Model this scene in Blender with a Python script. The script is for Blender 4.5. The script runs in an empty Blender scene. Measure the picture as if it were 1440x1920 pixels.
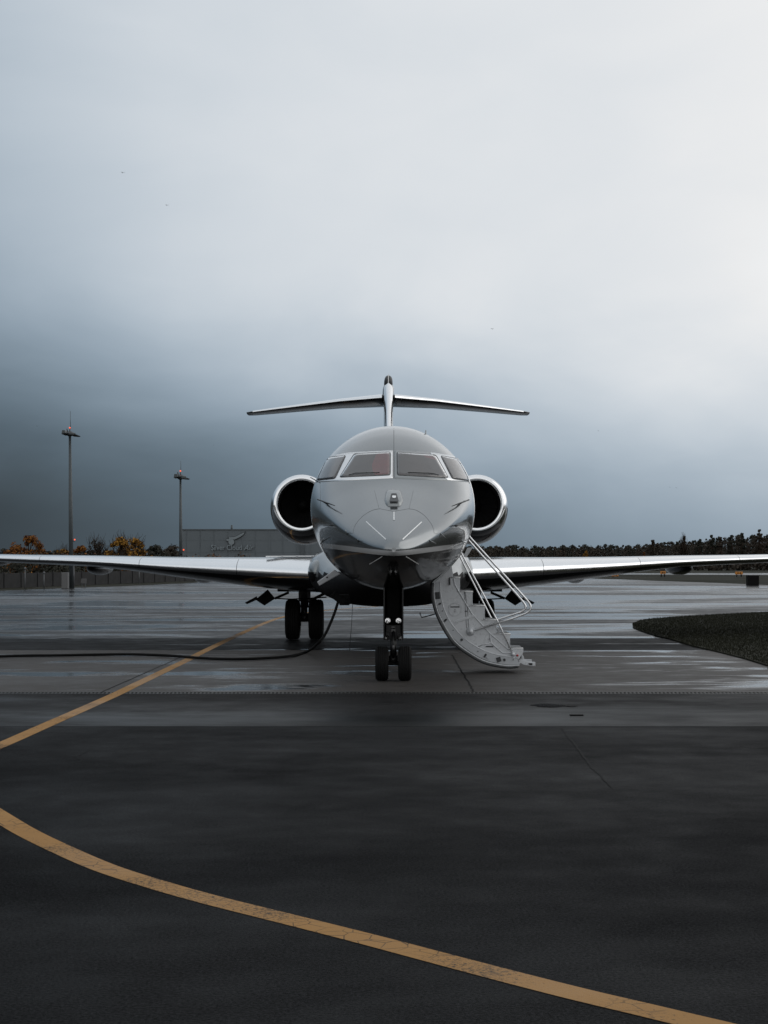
import bpy, bmesh, math, random
from mathutils import Vector, Matrix
from mathutils.bvhtree import BVHTree
from mathutils.geometry import tessellate_polygon
random.seed(7)
R = math.radians
S = bpy.context.scene
C = S.collection

# ------------------------------------------------------------------ camera
F, CX, HZ, H = 3000.0, 720.0, 1052.0, 1.85      # focal length, centre and horizon of the photo, eye height
cd = bpy.data.cameras.new('camera'); cam = bpy.data.objects.new('camera', cd); C.objects.link(cam)
cam.location = (0, 0, H); cam.rotation_euler = (R(90), 0, 0)
cd.sensor_fit = 'HORIZONTAL'; cd.sensor_width = 36; cd.lens = 36*F/1440
cd.shift_y = (HZ-960)/1440; cd.clip_start = 0.5; cd.clip_end = 6000
S.camera = cam

# ------------------------------------------------------------------ world
SUN_EL, SUN_AZ = 27, 78          # azimuth clockwise from the view direction (+Y)
w = bpy.data.worlds.new('World'); S.world = w; w.use_nodes = True
nt = w.node_tree; nt.nodes.clear()
class N:
    """tiny node-graph helper"""
    def __init__(s, nt): s.nt = nt
    def new(s, t, **k):
        n = s.nt.nodes.new(t)
        for a, v in k.items(): setattr(n, a, v)
        return n
    def put(s, sock, v):
        if isinstance(v, bpy.types.NodeSocket): s.nt.links.new(v, sock)
        elif v is not None: sock.default_value = v
    def m(s, op, a, b=None, c=None, clamp=False):
        n = s.new('ShaderNodeMath', operation=op, use_clamp=clamp)
        for i, v in enumerate((a, b, c)):
            if v is not None: s.put(n.inputs[i], v)
        return n.outputs[0]
    def rng(s, v, a, b, c=0., d=1., smooth=False):
        n = s.new('ShaderNodeMapRange'); n.clamp = True
        if smooth: n.interpolation_type = 'SMOOTHSTEP'
        for i, x in enumerate((v, a, b, c, d)): s.put(n.inputs[i], x)
        return n.outputs[0]
    def ramp(s, v, pts, interp='LINEAR'):
        n = s.new('ShaderNodeValToRGB'); cr = n.color_ramp; cr.interpolation = interp
        while len(cr.elements) < len(pts): cr.elements.new(0.5)
        for e, (p, c) in zip(cr.elements, pts):
            e.position = p; e.color = (c, c, c, 1) if isinstance(c, (int, float)) else (*c, 1)
        s.put(n.inputs[0], v); return n.outputs[0]
    def noise(s, vec, scale, detail=4, rough=.5, dist=0.):
        n = s.new('ShaderNodeTexNoise'); s.put(n.inputs['Vector'], vec)
        n.inputs['Scale'].default_value = scale; n.inputs['Detail'].default_value = detail
        n.inputs['Roughness'].default_value = rough; n.inputs['Distortion'].default_value = dist
        return n.outputs['Fac']
    def mapping(s, vec, scale=(1, 1, 1), loc=(0, 0, 0)):
        n = s.new('ShaderNodeMapping'); s.put(n.inputs[0], vec)
        n.inputs['Scale'].default_value = scale; n.inputs['Location'].default_value = loc
        return n.outputs[0]
    def mix(s, f, a, b, kind='RGBA', blend='MIX'):
        n = s.new('ShaderNodeMix', data_type=kind)
        if kind == 'RGBA': n.blend_type = blend
        i = {'FLOAT': (0, 2, 3), 'RGBA': (0, 6, 7)}[kind]
        def col(v): return (*v, 1) if isinstance(v, tuple) and len(v) == 3 else v
        s.put(n.inputs[i[0]], f); s.put(n.inputs[i[1]], col(a)); s.put(n.inputs[i[2]], col(b))
        return n.outputs[0 if kind == 'FLOAT' else 2]
g = N(nt)
tc = g.new('ShaderNodeTexCoord'); sep = g.new('ShaderNodeSeparateXYZ'); nt.links.new(tc.outputs['Generated'], sep.inputs[0])
X, Y, Z = sep.outputs
vec = tc.outputs['Generated']
n1 = g.m('SUBTRACT', g.noise(g.mapping(vec, (1.3, 1.3, 2.6), (.3, 0, .2)), 2.0, 5, .5, .5), .5)
n2 = g.m('SUBTRACT', g.noise(g.mapping(vec, (1, 1, 2.4)), 7, 5, .5, .4), .5)
behind = g.rng(Y, .45, -.35, smooth=True)          # the storm bank stands ahead and to the left; the sky behind the camera is plain overcast
a = g.m('ADD', g.mix(behind, X, g.m('MULTIPLY_ADD', X, .25, .48), 'FLOAT'), g.m('MULTIPLY', n1, .12))
low = g.ramp(g.m('MULTIPLY_ADD', a, .5, .5), [(0, .034), (.36, .042), (.385, .060), (.43, .110), (.50, .165), (.55, .205), (.62, .28), (.8, .36), (1, .36)])
high = g.ramp(g.m('MULTIPLY_ADD', a, .5, .5), [(0, .34), (.30, .40), (.38, .47), (.44, .655), (.5, .75), (.56, .79), (.62, .88), (.75, 1.0), (1, 1.0)])
sh = g.m('ADD', g.m('MINIMUM', g.m('MULTIPLY', a, .12), .02), g.m('MULTIPLY', behind, .15))
e = g.m('ADD', g.m('ADD', Z, sh), g.m('ADD', g.m('MULTIPLY', n1, .06), g.m('MULTIPLY', n2, .035)))
gf = g.rng(e, -.01, .188, smooth=True)
L = g.mix(gf, low, high, 'FLOAT')
# overcast settles to an even light grey higher up
zen = g.rng(g.m('ADD', Z, g.m('MULTIPLY', n1, .15)), .24, .55, smooth=True)
L = g.mix(zen, L, g.ramp(g.m('MULTIPLY_ADD', a, .5, .5), [(0, .58), (.5, .74), (1, .85)]), 'FLOAT')
L = g.m('MULTIPLY', L, g.m('ADD', 1., g.m('ADD', g.m('MULTIPLY', n1, .12), g.m('MULTIPLY', n2, .10))))
tint = g.ramp(L, [(0, (.74, 1.0, 1.22)), (.12, (.72, 1.0, 1.26)), (.35, (.80, 1.0, 1.20)), (.65, (.915, 1.0, 1.085)), (.85, (.99, 1.0, 1.01))])
colm = g.new('ShaderNodeVectorMath', operation='SCALE'); nt.links.new(tint, colm.inputs[0]); nt.links.new(L, colm.inputs['Scale'])
bg1 = g.new('ShaderNodeBackground'); nt.links.new(colm.outputs[0], bg1.inputs[0]); bg1.inputs[1].default_value = 1
sky = g.new('ShaderNodeTexSky', sky_type='NISHITA', sun_disc=False)
sky.sun_elevation = R(SUN_EL); sky.sun_rotation = R(SUN_AZ)
bg2 = g.new('ShaderNodeBackground'); nt.links.new(sky.outputs[0], bg2.inputs[0]); bg2.inputs[1].default_value = .06
mx = g.new('ShaderNodeMixShader'); mx.inputs[0].default_value = .03           # cloud layer almost closed
nt.links.new(bg1.outputs[0], mx.inputs[1]); nt.links.new(bg2.outputs[0], mx.inputs[2])
out = g.new('ShaderNodeOutputWorld'); nt.links.new(mx.outputs[0], out.inputs[0])

sd = bpy.data.lights.new('sun', 'SUN'); sun = bpy.data.objects.new('sun', sd); C.objects.link(sun)
sd.energy = .5; sd.angle = R(55); sd.color = (1, .97, .93)
az, el = R(SUN_AZ), R(SUN_EL)
sdir = Vector((math.sin(az)*math.cos(el), math.cos(az)*math.cos(el), math.sin(el)))
sun.rotation_euler = (-sdir).to_track_quat('-Z', 'Y').to_euler(); sun.location = (30, 0, 60)
vs = S.view_settings; S.display_settings.display_device = 'sRGB'
vs.view_transform = 'Standard'; vs.look = 'None'; vs.exposure = 0; vs.gamma = 1; vs.use_curve_mapping = False
S.cycles.max_bounces = 6; S.cycles.caustics_reflective = False; S.cycles.caustics_refractive = False

# ------------------------------------------------------------------ helpers
def P(x, y, d):            # photo pixel at distance d in metres -> world point
    return Vector(((x-CX)/F*d, d, H+(HZ-y)/F*d))
def G(x, y, z=0):          # photo pixel -> point on the ground
    d = (H-z)*F/(y-HZ); return Vector(((x-CX)/F*d, d, z))

def link(name, me, parent=None, mats=()):
    o = bpy.data.objects.new(name, me); C.objects.link(o)
    if me is not None:
        for m_ in mats: me.materials.append(m_)
    o.parent = parent
    return o
def empty(name, loc=(0, 0, 0), rz=0, parent=None):
    o = bpy.data.objects.new(name, None); C.objects.link(o); o.location = loc; o.rotation_euler.z = rz
    o.empty_display_size = .2; o.parent = parent; return o
def tag(o, label=None, cat=None, group=None, kind=None):
    if label: o['label'] = label
    if cat: o['category'] = cat
    if group: o['group'] = group
    if kind: o['kind'] = kind
    return o

class MB:
    """collects simple solids into one mesh"""
    def __init__(s): s.v = []; s.f = []; s.mi = []; s.sm = []
    def add(s, v, f, mi=0, sm=False):
        b = len(s.v); s.v += [tuple(p) for p in v]
        for q in f: s.f.append(tuple(i+b for i in q)); s.mi.append(mi); s.sm.append(sm)
        return s
    def box(s, x0, x1, y0, y1, z0, z1, mi=0):
        v = [(x, y, z) for x in (x0, x1) for y in (y0, y1) for z in (z0, z1)]
        return s.add(v, [(0, 1, 3, 2), (4, 6, 7, 5), (0, 4, 5, 1), (2, 3, 7, 6), (0, 2, 6, 4), (1, 5, 7, 3)], mi)
    def tube(s, pts, r, n=10, mi=0, cap=True):
        pts = [Vector(p) for p in pts]; rs = r if isinstance(r, (list, tuple)) else [r]*len(pts)
        rings = []; prev = None
        for i, p in enumerate(pts):
            d = (pts[min(i+1, len(pts)-1)]-pts[max(i-1, 0)])
            if d.length < 1e-9: d = Vector((0, 0, 1))
            d.normalize()
            if prev is None:
                u = d.cross(Vector((0, 0, 1)) if abs(d.z) < .9 else Vector((1, 0, 0))).normalized()
            else:
                u = (prev - d*prev.dot(d)).normalized()
            prev = u; v_ = d.cross(u)
            rings.append([p+(u*math.cos(2*math.pi*k/n)+v_*math.sin(2*math.pi*k/n))*rs[i] for k in range(n)])
        return s.loft(rings, mi=mi, cap=cap)
    def loft(s, rings, closed=True, mi=0, cap=True, sm=True, skip=None):
        n = len(rings[0]); v = [p for r_ in rings for p in r_]; f = []
        for i in range(len(rings)-1):
            for k in range(n if closed else n-1):
                if skip and skip(i, k): continue
                k2 = (k+1) % n
                f.append((i*n+k, i*n+k2, (i+1)*n+k2, (i+1)*n+k))
        s.add(v, f, mi, sm)
        if cap and closed:
            b = len(s.v)-len(v)
            s.f.append(tuple(b+k for k in range(n-1, -1, -1))); s.mi.append(mi); s.sm.append(False)
            s.f.append(tuple(b+(len(rings)-1)*n+k for k in range(n))); s.mi.append(mi); s.sm.append(False)
        return s
    def lathe(s, prof, axis='y', c=(0, 0, 0), n=40, mi=0, cap=False):
        rings = []
        for (t, r) in prof:
            ring = []
            for k in range(n):
                a_ = 2*math.pi*k/n; u, v_ = r*math.cos(a_), r*math.sin(a_)
                ring.append({'y': (c[0]+u, c[1]+t, c[2]+v_), 'x': (c[0]+t, c[1]+u, c[2]+v_), 'z': (c[0]+u, c[1]+v_, c[2]+t)}[axis])
            rings.append(ring)
        return s.loft(rings, mi=mi, cap=cap)
    def prism(s, poly, y0, y1, mi=0):
        """polygon in x,z extruded along y"""
        n = len(poly); v = [(x, y0, z) for x, z in poly]+[(x, y1, z) for x, z in poly]
        tris = tessellate_polygon([[Vector((x, z, 0)) for x, z in poly]])
        f = [tuple(t) for t in tris]+[tuple(i+n for i in reversed(t)) for t in tris]
        f += [(k, (k+1) % n, n+(k+1) % n, n+k) for k in range(n)]
        return s.add(v, f, mi)
    def build(s, name, mats, parent=None, bevel=0, loc=None, fix=True):
        me = bpy.data.meshes.new(name); me.from_pydata(s.v, [], s.f)
        me.polygons.foreach_set('material_index', s.mi); me.polygons.foreach_set('use_smooth', s.sm)
        if fix:
            b = bmesh.new(); b.from_mesh(me); bmesh.ops.recalc_face_normals(b, faces=b.faces)
            if bevel:
                es = [e_ for e_ in b.edges if len(e_.link_faces) == 2 and e_.calc_face_angle(0) > .6]
                bmesh.ops.bevel(b, geom=es, offset=bevel, segments=2, affect='EDGES', profile=.5, clamp_overlap=True)
            b.to_mesh(me); b.free()
        me.update()
        o = link(name, me, parent, mats if isinstance(mats, (list, tuple)) else [mats])
        if loc is not None: o.location = loc
        return o

def spline(pts, step=8):
    pts = [Vector(p) for p in pts]; out_ = []
    for i in range(len(pts)-1):
        p0, p1, p2, p3 = pts[max(i-1, 0)], pts[i], pts[i+1], pts[min(i+2, len(pts)-1)]
        for k in range(step):
            t = k/step
            out_.append(.5*((2*p1)+(p2-p0)*t+(2*p0-5*p1+4*p2-p3)*t*t+(3*p1-p0-3*p2+p3)*t**3))
    out_.append(pts[-1]); return out_
def lerp_table(tab, x):
    if x <= tab[0][0]: return tab[0][1]
    for (x0, y0), (x1, y1) in zip(tab, tab[1:]):
        if x <= x1: return y0+(y1-y0)*(x-x0)/(x1-x0)
    return tab[-1][1]
def smooth_table(tab):
    """monotone cubic interpolation"""
    xs = [p[0] for p in tab]; ys = [p[1] for p in tab]; n = len(tab)
    d = [(ys[i+1]-ys[i])/(xs[i+1]-xs[i]) for i in range(n-1)]
    m_ = [d[0]]+[0 if d[i-1]*d[i] <= 0 else 2*d[i-1]*d[i]/(d[i-1]+d[i]) for i in range(1, n-1)]+[d[-1]]
    def f(x):
        if x <= xs[0]: return ys[0]
        if x >= xs[-1]: return ys[-1]
        i = max(k for k in range(n-1) if xs[k] <= x); h = xs[i+1]-xs[i]; t = (x-xs[i])/h
        return (ys[i]*(2*t**3-3*t*t+1)+h*m_[i]*(t**3-2*t*t+t)+ys[i+1]*(-2*t**3+3*t*t)+h*m_[i+1]*(t**3-t*t))
    return f

# ------------------------------------------------------------------ materials
def mat(name, col, rough=.5, metal=0., coat=0., vary=.12, vscale=3., rvary=.08, bump=0., bscale=40., emit=None, spec=.5, stretch=(1, 1, 1)):
    m_ = bpy.data.materials.new(name); m_.use_nodes = True; t = m_.node_tree; b = t.nodes['Principled BSDF']; q = N(t)
    c = q.new('ShaderNodeTexCoord').outputs['Object']; c = q.mapping(c, stretch)
    nz = q.noise(c, vscale, 5, .6)
    q.put(b.inputs['Base Color'], q.mix(nz, tuple(x*(1-vary) for x in col), tuple(min(1, x*(1+vary)) for x in col)))
    q.put(b.inputs['Roughness'], q.rng(q.noise(c, vscale*2.3, 4, .6), .3, .7, max(.02, rough-rvary), min(1, rough+rvary)))
    b.inputs['Metallic'].default_value = metal; b.inputs['Coat Weight'].default_value = coat; b.inputs['Coat Roughness'].default_value = .04
    b.inputs['Specular IOR Level'].default_value = spec
    if bump:
        bp = q.new('ShaderNodeBump'); bp.inputs['Strength'].default_value = bump; bp.inputs['Distance'].default_value = .01
        q.put(bp.inputs['Height'], q.noise(c, bscale, 5, .6)); q.put(b.inputs['Normal'], bp.outputs[0])
    if emit:
        b.inputs['Emission Color'].default_value = (*emit[0], 1); b.inputs['Emission Strength'].default_value = emit[1]
    return m_

def ground_mat(name, dry, wetcol, wet=(.45, .6), pscale=.35, dryrough=.55, wetrough=.12, stretch=(1, 1, 1), bump=.35, loc=(0, 0, 0), grain=1., spec=.5, dryspec=None, band=0.):
    m_ = bpy.data.materials.new(name); m_.use_nodes = True; t = m_.node_tree; b = t.nodes['Principled BSDF']; q = N(t)
    c = q.new('ShaderNodeTexCoord').outputs['Object']
    big = q.noise(q.mapping(c, stretch, loc), pscale, 6, .62, .4)
    wetf = q.rng(big, wet[0], wet[1], smooth=True)
    fine = q.noise(c, 60, 5, .75); mid = q.noise(q.mapping(c, (1, 1, 1), (3, 7, 1)), 2.2, 5, .6); broad = q.noise(q.mapping(c, (1, .6, 1), (9, 2, 1)), .22, 4, .55)
    if band:
        bn = q.noise(q.mapping(c, (.025, .34, 1), (4, 9, 0)), 1.0, 5, .62, .2)
        big = q.m('ADD', big, q.m('MULTIPLY', q.m('SUBTRACT', bn, .5), band)); wetf = q.rng(big, wet[0], wet[1], smooth=True)
        spec_k = q.rng(bn, .36, .62, .35, 1.15)
    else: spec_k = 1.
    vary = q.m('MULTIPLY', q.rng(mid, .25, .75, .78, 1.22), q.m('MULTIPLY', q.rng(fine, .3, .7, 1-.35*grain, 1+.35*grain), q.rng(broad, .3, .7, .75, 1.2)))
    if grain > 2:
        vary = q.m('MULTIPLY', vary, q.m('ADD', q.rng(q.noise(c, 95, 2, .5), .60, .72, 0, 1.6), q.rng(q.noise(c, 30, 4, .7), .35, .65, .62, 1.2)))
    col = q.mix(wetf, dry, wetcol)
    sc = q.new('ShaderNodeVectorMath', operation='SCALE'); q.put(sc.inputs[0], col); q.put(sc.inputs['Scale'], vary)
    q.put(b.inputs['Base Color'], sc.outputs[0])
    dr = q.rng(mid, .3, .7, dryrough-.08, dryrough+.1)
    q.put(b.inputs['Roughness'], q.mix(wetf, dr, wetrough, 'FLOAT'))
    q.put(b.inputs['Specular IOR Level'], q.m('MULTIPLY', q.mix(q.rng(q.noise(q.mapping(c, (.5, 1, 1), (1, 4, 0)), .16, 5, .6), .4, .68, smooth=True), (spec*.3 if dryspec is None else dryspec), spec, 'FLOAT'), q.m('MULTIPLY', spec_k, q.rng(fine, .35, .65, .5, 1.5))))
    bp = q.new('ShaderNodeBump'); bp.inputs['Distance'].default_value = .01
    q.put(bp.inputs['Strength'], q.mix(wetf, bump, bump*.12, 'FLOAT'))
    q.put(bp.inputs['Height'], q.m('ADD', fine, q.m('MULTIPLY', mid, .6))); q.put(b.inputs['Normal'], bp.outputs[0])
    return m_

M = {}
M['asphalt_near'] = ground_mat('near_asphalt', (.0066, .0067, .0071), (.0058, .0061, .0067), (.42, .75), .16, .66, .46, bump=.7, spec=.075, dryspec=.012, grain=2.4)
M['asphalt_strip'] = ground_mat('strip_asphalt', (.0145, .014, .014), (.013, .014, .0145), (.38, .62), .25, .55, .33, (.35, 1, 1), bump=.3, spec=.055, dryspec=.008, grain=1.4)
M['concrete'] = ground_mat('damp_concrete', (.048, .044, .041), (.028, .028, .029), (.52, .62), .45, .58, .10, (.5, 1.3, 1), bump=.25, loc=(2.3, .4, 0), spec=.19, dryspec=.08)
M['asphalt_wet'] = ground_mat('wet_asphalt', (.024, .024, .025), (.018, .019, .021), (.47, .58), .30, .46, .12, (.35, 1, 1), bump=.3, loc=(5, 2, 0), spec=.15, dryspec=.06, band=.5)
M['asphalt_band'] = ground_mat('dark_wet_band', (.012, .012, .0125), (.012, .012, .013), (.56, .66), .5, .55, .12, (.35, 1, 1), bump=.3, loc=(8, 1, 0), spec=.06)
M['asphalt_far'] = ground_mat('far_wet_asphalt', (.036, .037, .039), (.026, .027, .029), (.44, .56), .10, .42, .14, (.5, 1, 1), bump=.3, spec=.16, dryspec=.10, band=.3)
M['soil'] = ground_mat('field_grass', (.015, .016, .010), (.020, .019, .012), (.4, .6), .05, .9, .9, bump=.5, spec=.15, grain=.35)
M['joint'] = mat('joint_sealant', (.008, .008, .008), .8, spec=.1)
M['grass'] = mat('grass_blade', (.017, .018, .011), .9, vary=.2, vscale=2, spec=.2)
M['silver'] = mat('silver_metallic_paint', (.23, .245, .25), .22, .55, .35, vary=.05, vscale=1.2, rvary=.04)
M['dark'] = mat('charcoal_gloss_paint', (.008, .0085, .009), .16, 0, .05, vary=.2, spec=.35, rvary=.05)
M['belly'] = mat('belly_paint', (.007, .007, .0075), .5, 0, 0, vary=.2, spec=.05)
M['chrome'] = mat('polished_metal', (.86, .87, .88), .17, 1, vary=.03, vscale=2, rvary=.06)
M['rail'] = mat('rail_steel', (.70, .71, .72), .30, .8, vary=.05)
M['frame'] = mat('brushed_window_frame', (.78, .79, .80), .34, .85, vary=.08, vscale=20)
M['black'] = mat('matt_black', (.005, .005, .005), .8, vary=.3, spec=.12)
M['duct'] = mat('intake_duct', (.008, .008, .009), .55)
M['rubber'] = mat('tyre_rubber', (.006, .006, .006), .8, vary=.3, vscale=12, bump=.2, bscale=60, spec=.15)
M['gear'] = mat('gear_metal', (.016, .0165, .017), .42, .4, vary=.3, vscale=12)
M['white'] = mat('stair_paint', (.54, .56, .58), .30, .1, .2, vary=.06, vscale=5)
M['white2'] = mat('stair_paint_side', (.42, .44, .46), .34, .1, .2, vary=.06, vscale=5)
M['marks'] = mat('metal_strip', (.75, .76, .76), .3, .3)
M['line_dark'] = mat('panel_gap', (.05, .055, .06), .5)
M['rubber_seal'] = mat('seal_rubber', (.03, .033, .036), .5)
M['red'] = mat('red_paint', (.35, .02, .02), .4)
M['yellow'] = None
M['hangar'] = mat('hangar_cladding', (.100, .118, .130), .55, .1, vary=.08, vscale=.05, rvary=.05)
M['hangar2'] = mat('hangar_trim', (.060, .072, .080), .5, .1)
M['sign'] = mat('sign_letters', (.17, .20, .215), .5)
M['letters'] = mat('letter_face', (.205, .24, .26), .5)
M['sign_d'] = mat('sign_side_shadow', (.020, .024, .028), .6)
M['mast'] = mat('mast_steel', (.055, .065, .070), .5, .2, vary=.2, vscale=4)
M['lamp'] = mat('red_obstruction_lamp', (.8, .12, .04), .4, emit=((1, .13, .05), 1.1))
M['lampglass'] = mat('landing_lamp_reflector', (.9, .9, .9), .08, 1)
M['wall'] = mat('barrier_wall', (.008, .008, .0085), .9, vary=.3, vscale=.6, bump=.3)
M['orange'] = mat('orange_sign_face', (.42, .16, .015), .5)
M['bark'] = mat('bark', (.030, .022, .016), .9, vary=.4, spec=.15)
M['bird'] = mat('bird_feathers', (.03, .03, .03), .8)
M['cabin'] = mat('cabin_lining', (.085, .062, .057), .7, vary=.3, vscale=6)
M['red_reflection'] = mat('painted_red_reflection', (.42, .05, .055), .7, vary=.45, vscale=5)  # red tone standing in for the reddish reflection on the windscreens
def leafmat(name, a_, b_, c_):
    m_ = bpy.data.materials.new(name); m_.use_nodes = True; t = m_.node_tree; b = t.nodes['Principled BSDF']; q = N(t)
    gi = q.new('ShaderNodeNewGeometry').outputs['Random Per Island']
    q.put(b.inputs['Base Color'], q.ramp(gi, [(0, a_), (.5, b_), (1, c_)])); b.inputs['Roughness'].default_value = .8
    b.inputs['Specular IOR Level'].default_value = .15
    return m_
M['leaf_orange'] = leafmat('rust_leaves', (.055, .022, .008), (.13, .045, .010), (.20, .085, .014))
M['leaf_gold'] = leafmat('gold_leaves', (.06, .032, .010), (.20, .095, .014), (.30, .16, .025))
M['leaf_brown'] = leafmat('brown_leaves', (.027, .023, .018), (.038, .031, .024), (.046, .037, .028))
M['leaf_dark'] = leafmat('dark_leaves', (.020, .022, .017), (.026, .027, .020), (.033, .031, .024))
# tinted glass over the cockpit
def glass():
    m_ = bpy.data.materials.new('cockpit_glass'); m_.use_nodes = True; t = m_.node_tree; t.nodes.clear(); q = N(t)
    tr = q.new('ShaderNodeBsdfTransparent'); tr.inputs[0].default_value = (.62, .60, .60, 1)
    gl = q.new('ShaderNodeBsdfGlossy'); gl.inputs[0].default_value = (1, 1, 1, 1); gl.inputs['Roughness'].default_value = .03
    fr = q.new('ShaderNodeFresnel'); fr.inputs[0].default_value = 1.5
    ms = q.new('ShaderNodeMixShader'); q.put(ms.inputs[0], q.m('ADD', fr.outputs[0], .07, clamp=True)); q.put(ms.inputs[1], tr.outputs[0]); q.put(ms.inputs[2], gl.outputs[0])
    o_ = q.new('ShaderNodeOutputMaterial'); q.put(o_.inputs[0], ms.outputs[0]); return m_
M['glass'] = glass()
# fuselage livery: silver above, pale cheat line, charcoal belly, laid out along the hull
def livery():
    m_ = bpy.data.materials.new('hull_livery'); m_.use_nodes = True; t = m_.node_tree; b = t.nodes['Principled BSDF']; q = N(t)
    c = q.new('ShaderNodeTexCoord').outputs['Object']; sp = q.new('ShaderNodeSeparateXYZ'); q.put(sp.inputs[0], c)
    ex = q.m('POWER', 2.71828, q.m('DIVIDE', q.m('MAXIMUM', sp.outputs[1], 0.), -1.8))
    zs = q.m('MULTIPLY_ADD', ex, -.165, 2.12)
    d = q.m('SUBTRACT', sp.outputs[2], zs)
    up = q.rng(d, .036, .039); lo = q.rng(d, -.039, -.036)
    col = q.mix(lo, (.011, .0115, .012), q.mix(up, (.46, .47, .475), (.214, .229, .237)))
    nz = q.noise(q.mapping(c, (1, .4, 1)), 1.6, 5, .6)
    col = q.mix(1., col, q.mix(nz, (.92, .92, .92), (1.06, 1.06, 1.06)), blend='MULTIPLY')
    q.put(b.inputs['Base Color'], col)
    q.put(b.inputs['Metallic'], q.mix(lo, 0., q.mix(up, .2, .85, 'FLOAT'), 'FLOAT'))
    q.put(b.inputs['Roughness'], q.mix(lo, .12, q.rng(q.noise(c, 3, 5, .65), .3, .7, .15, .21), 'FLOAT'))
    q.put(b.inputs['Coat Weight'], q.mix(lo, 0., .5, 'FLOAT')); b.inputs['Coat Roughness'].default_value = .03; q.put(b.inputs['Specular IOR Level'], q.mix(lo, .32, .5, 'FLOAT'))
    bp = q.new('ShaderNodeBump'); bp.inputs['Strength'].default_value = .12; bp.inputs['Distance'].default_value = .01
    q.put(bp.inputs['Height'], q.noise(c, 2.6, 3, .5)); q.put(b.inputs['Normal'], bp.outputs[0])
    return m_
M['livery'] = livery()
def linepaint():
    m_ = bpy.data.materials.new('worn_yellow_line'); m_.use_nodes = True; t = m_.node_tree; b = t.nodes['Principled BSDF']; q = N(t)
    c = q.new('ShaderNodeTexCoord').outputs['Object']
    wear = q.rng(q.m('ADD', q.noise(c, 42, 6, .85), q.m('MULTIPLY', q.noise(c, 1.1, 3, .5), .5)), .815, .90)
    v = q.new('ShaderNodeTexVoronoi', feature='DISTANCE_TO_EDGE'); q.put(v.inputs['Vector'], c); v.inputs['Scale'].default_value = 9
    crack = q.m('MULTIPLY', q.rng(v.outputs['Distance'], .0, .035, 1, 0), q.rng(q.noise(c, 2, 3), .45, .6))
    wear = q.m('MAXIMUM', wear, crack)
    q.put(b.inputs['Base Color'], q.mix(wear, q.mix(q.noise(c, 1.5, 4), (.27, .148, .056), (.33, .192, .078)), (.03, .029, .028)))
    q.put(b.inputs['Roughness'], q.rng(q.noise(c, .4, 3), .45, .6, .75, .5)); b.inputs['Specular IOR Level'].default_value = .06
    bp = q.new('ShaderNodeBump'); bp.inputs['Strength'].default_value = .4; bp.inputs['Distance'].default_value = .008
    q.put(bp.inputs['Height'], q.noise(c, 70, 4, .7)); q.put(b.inputs['Normal'], bp.outputs[0])
    return m_
M['yellow'] = linepaint()

# ------------------------------------------------------------------ ground
def sheet(name, poly, m_, z=0., thick=None):
    poly = [Vector((p[0], p[1], 0)) for p in poly]; n = len(poly)
    f = [tuple(t) for t in tessellate_polygon([poly])]
    v = [(p.x, p.y, z) for p in poly]; mb = MB(); mb.add(v, f)
    if thick:
        mb.v += [(p.x, p.y, z-thick) for p in poly]
        for k in range(n): mb.f.append((k, (k+1) % n, n+(k+1) % n, n+k)); mb.mi.append(0); mb.sm.append(False)
    o = mb.build(name, m_); me = o.data
    for p in me.polygons:
        if abs(p.normal.z) > .9 and p.normal.z < 0: me.flip_normals(); break
    return o
D_ = lambda y: H*F/(y-HZ)
y_a, y_b, y_c = D_(1362), D_(1299), D_(1219)       # 17.9, 22.5, 33.2
tag(sheet('ground', [(-3000, -200), (3000, -200), (3000, 3500), (-3000, 3500)], M['soil'], -.06), kind='structure')
J = .012
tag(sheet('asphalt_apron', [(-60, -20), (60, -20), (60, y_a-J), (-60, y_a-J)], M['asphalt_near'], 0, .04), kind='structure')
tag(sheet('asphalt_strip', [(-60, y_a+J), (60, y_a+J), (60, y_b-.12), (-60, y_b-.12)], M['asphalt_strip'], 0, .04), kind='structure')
isl = [G(1440, 1250), G(1395, 1236), G(1340, 1222), G(1300, 1213), G(1255, 1199), G(1228, 1193), G(1200, 1184), G(1188, 1178), G(1186, 1171), G(1196, 1166),
       G(1215, 1162), G(1240, 1160), G(1270, 1158), G(1300, 1156), G(1360, 1152.5), G(1440, 1149)]
# apron outline behind the strip, leaving the grass island on the right open
isl2 = [(p.x, p.y) for p in isl]
P1 = [p for p in isl2 if p[1] <= y_c]; 
def cross_y(poly, y):
    for (x0, a0), (x1, a1) in zip(poly, poly[1:]):
        if (a0-y)*(a1-y) <= 0 and a0 != a1: return x0+(x1-x0)*(y-a0)/(a1-a0)
xc = cross_y(isl2, y_c)
i0 = max(i for i, p in enumerate(isl2[:9]) if p[1] < y_c)
near_edge = [isl2[0]]+isl2[1:i0+1]
# extend the near kerb of the island to the right (outside the frame)
ext = [(60, 22.6), (30, 23.6), (14, 25.4)]
cj = y_c
tag(sheet('concrete_apron', [(-60, y_b+.12), (60, y_b+.12)]+ext[1:]+near_edge+[(xc, cj-J), (-60, cj-J)], M['concrete'], 0, .04), kind='structure')
farl = [G(0, 1108), G(60, 1105), G(130, 1102.5), G(220, 1099.5), G(300, 1096), G(350, 1093.5), G(400, 1090.5), G(430, 1087.5)]
farr = [G(1440, 1097), G(1330, 1092.5), G(1230, 1089), G(1180, 1087), G(1100, 1084.5), G(1000, 1080)]
rest = [(xc, cj+J)]+isl2[i0+1:]+[(40, 62), (90, 66), (90, 108)]+[(p.x, p.y) for p in farr]+[(farr[-1].x, 330), (farl[-1].x-14, 330)]+[(p.x, p.y) for p in reversed(farl)]+[(-90, 60), (-60, cj+J)]
y_d = 62
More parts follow.
